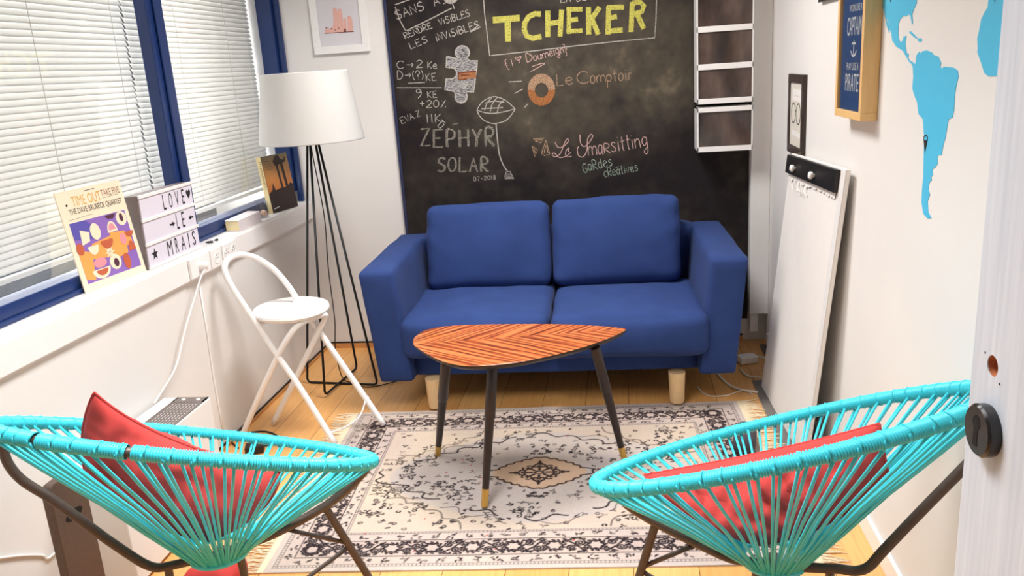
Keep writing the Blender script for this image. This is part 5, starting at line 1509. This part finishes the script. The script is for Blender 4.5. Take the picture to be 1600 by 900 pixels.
# sockets on the trunking
def socket(label, y0, y1, n_gang, dark=True):
    xf = -1.6545
    t = thing('wall_socket', label, 'socket', (xf, (y0+y1)/2, .78), 'white sockets on the trunking')
    MB().box((xf, y0, .744), (xf+.012, y1, .822)).build('socket_plate', WHITE_PLASTIC, t, bevel=.003)
    m = MB(); h = MB(); w = (y1-y0)/n_gang
    for k in range(n_gang):
        c = V((xf+.012, y0+w*(k+.5), .783))
        m.lathe([(.0235, 0), (.0235, .0022), (.0205, .0024), (.0195, .0004), (.001, .0002)], c, (1, 0, 0), 28)
        for s in (-1, 1): h.lathe([(.0028, .0005), (.0026, .0008)], c+V((0, s*.0095, 0)), (1, 0, 0), 10)
        h.lathe([(.0024, .0005), (.0022, .0016)], c+V((0, 0, .0105)), (1, 0, 0), 10)
    m.build('socket_well', WHITE_PLASTIC, t); h.build('pin_hole', INK, t)
    return V((xf+.012, y0+w*.5, .783))
c0 = socket('white wall socket with a plug in it, nearest of the row on the trunking', 2.872, 3.026, 1)
c0 = V((c0.x, 2.945, .783))
socket('empty white wall socket in the middle of the row on the trunking', 3.036, 3.126, 1)
socket('white double wall socket at the far end of the row on the trunking', 3.138, 3.262, 2)
cb_ = thing('power_cable', 'white plug and cable hanging from the nearest socket below the light box', 'cable', c0)
MB().lathe([(.0185, .001), (.0190, .012), (.0165, .024), (.0110, .033), (.002, .034)], c0, (1, 0, 0), 24).build('plug', WHITE_PLASTIC, cb_, smooth='auto')
pl_ = c0+V((.024, 0, -.012))
pts = [pl_, atx(315, 430, -1.625), atx(302, 472, -1.635), atx(288, 520, -1.642), atx(274, 575, -1.648), atx(264, 622, -1.652), atx(255, 662, -1.655), V((-1.655, atx(255, 662, -1.655).y-.03, .392))]
pts = [p for p in pts if p.z > .385]
MB().tube(smooth_curve(pts, 6), .0036, 8).build('cable', WHITE_PLASTIC, cb_, smooth=True)
pts = [atx(312, 448, XL+.004), atx(324, 520, XL+.004), atx(334, 590, XL+.004), atx(343, 640, XL+.004), atx(350, 680, XL+.004)]
o = MB().tube(pts, .004, 8).build('wall_cable', WHITE_PLASTIC, None, smooth=True); tag(o, 'thin white cable running straight down the left wall below the sockets', 'cable')

# low white convector with its grille along the left wall
HX = -1.480
hv = thing('convector_heater', 'low white box heater with a grey slotted grille along the left wall', 'heater', (HX, 2.28, 0))
MB().box((XL+.016, 2.0, .012), (HX, 2.572, .385)).build('casing', WALL, hv, bevel=.004)
gx0, gx1, gy0, gy1 = -1.603, -1.484, 2.16, 2.567
g = MB()
g.box((gx0, gy1-.045, .384), (gx1, gy1, .388)); g.box((gx0, gy0, .384), (gx0+.006, gy1, .388)); g.box((gx1-.006, gy0, .384), (gx1, gy1, .388)); g.box((gx0, gy0, .384), (gx1, gy0+.03, .388))
for k in range(9):
    x = gx0+.010+k*(gx1-gx0-.020)/8
    g.box((x-.0032, gy0, .3845), (x+.0032, gy1-.02, .3875))
for k in range(19):
    y = gy0+.03+k*.019
    g.box((gx0, y, .3842), (gx1, y+.003, .3868))
g.build('grille', mat('grey_grille_steel', (128, 118, 114), .5, .3), hv)
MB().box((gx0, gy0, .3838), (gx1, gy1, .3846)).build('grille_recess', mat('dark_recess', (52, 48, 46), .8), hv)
for x in (gx0+.035, gx1-.028): MB().lathe([(.0075, .388), (.0065, .3905), (.001, .391)], V((x, gy1-.022, 0)), seg=14).build('grille_screw', WHITE_METAL, hv)
MB().lathe([(.014, .388), (.014, .400), (.010, .404), (.001, .405)], V((-1.525, 2.285, 0)), seg=18).build('control_knob', BLACK, hv, smooth='auto')

# upright dark board with rounded top standing against the heater
q0 = atx(92, 800, -1.432).y
rb = []
W_b, H_b, y_ = .132, .505, 1.697
pts = [(0, 0), (W_b, 0)]+[(W_b-.02+.02*math.cos(a), H_b-.02+.02*math.sin(a)) for a in np.linspace(0, math.pi/2, 7)]+[(.02+.02*math.cos(a), H_b-.02+.02*math.sin(a)) for a in np.linspace(math.pi/2, math.pi, 7)]
ub = thing('upright_board', 'dark brown upright board with rounded top behind the left string chair', 'board', (-1.463, y_+W_b/2, 0))
MB().prism([V((-1.476, y_+a, .002+b)) for a, b in pts], V((.026, 0, 0))).build('board', mat('dark_brown_lacquer', (96, 76, 66), .5, .1, var=.1, scale=80), ub, bevel=.003)
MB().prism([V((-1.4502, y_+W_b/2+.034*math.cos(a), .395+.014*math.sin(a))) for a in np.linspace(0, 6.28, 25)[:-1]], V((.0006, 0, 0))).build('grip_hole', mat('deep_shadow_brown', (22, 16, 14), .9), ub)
o = MB().tube(smooth_curve([atx(x, y, XL+.005) for x, y in ((-30, 876), (0, 872), (35, 868), (66, 868), (74, 873), (88, 862), (100, 852), (112, 845), (130, 838))], 6), .0036, 8).build('wall_cable', WHITE_PLASTIC, None, smooth=True)
tag(o, 'thin white cable running low along the left wall behind the brown upright board', 'cable')

# black cable and adapter on the floor under the stool
pts = [atz(*p, .004) for p in ((372, 700), (362, 690), (372, 682), (392, 676), (412, 674), (428, 678), (438, 686))]
bc = thing('adapter_cable', 'black cable with a small adapter lying on the floor behind the left string chair', 'cable', pts[0])
MB().tube(smooth_curve(pts, 6), .0038, 8).build('cable', BLACK, bc, smooth=True)
a0 = atz(398, 700, .018)
MB().obox(a0, (.035, .012, 0), (-.009, .026, 0), (0, 0, .016)).build('adapter', BLACK, bc, bevel=.005)
MB().tube(smooth_curve([a0+V((.03, .01, -.008)), atz(412, 697, .006), atz(428, 694, .004), atz(440, 690, .004)], 6), .003, 8).build('lead', BLACK, bc, smooth=True)

# dark slipper-like object on the rug beyond the right chair
sp_ = atz(1163, 692, .012)
o = soft_box((.085, .20, .055), .025, 10, (0, 0, .012), shape=lambda p, w: V((p.x*(1-.25*max(0, w[1])**2), p.y, p.z*(1-.25*w[1]))))
o = moved(o, lambda p: V((p.x*.97+p.y*.2, p.y*.97-p.x*.2, p.z))+V((sp_.x, sp_.y-.02, .050))).build('slipper', mat('charcoal_felt', (70, 66, 74), .95, var=.1, scale=300), None, smooth=True)
tag(o, 'dark grey slipper on the rug beyond the right string chair', 'slipper')

# power strip and white cables behind the sofa's right end
ps = atz(1166, 566, .001); ps.x = .575; ps.y = 3.86
pst = thing('power_strip', 'white power strip on the floor between sofa and flip chart', 'power strip', ps)
MB().obox(ps+V((0, 0, .019)), (.042, .012, 0), (-.008, .03, 0), (0, 0, .018)).build('strip_body', WHITE_PLASTIC, pst, bevel=.006)
MB().tube(smooth_curve([ps+V((.05, .0, .03)), ps+V((.085, -.03, .026)), ps+V((.10, -.10, .008)), ps+V((.095, -.16, .006))], 6), .004, 8).build('strip_cable', WHITE_PLASTIC, pst, smooth=True)
def floor_cable(label, pxs, r=.0042):
    pts = smooth_curve([atz(x, y, r+.001) for x, y in pxs], 8)
    o = MB().tube(pts, r, 8).build('floor_cable', mat('off_white_cable', (226, 216, 202), .4), None, smooth=True)
    tag(o, label, 'cable', 'white cables on the floor right of the sofa')
floor_cable('thickest white cable curving over the dark floor towards the rug corner', [(1122, 584), (1130, 594), (1142, 603), (1158, 609), (1172, 611), (1184, 613)], .0055)
floor_cable('white cable looping on the floor close to the flip chart', [(1157, 576), (1163, 584), (1174, 589), (1189, 590)])
floor_cable('thin white cable making a wide curve under the sofa\'s right end', [(1090, 604), (1099, 614), (1112, 619), (1134, 618), (1150, 613), (1162, 610), (1176, 616)], .0030)
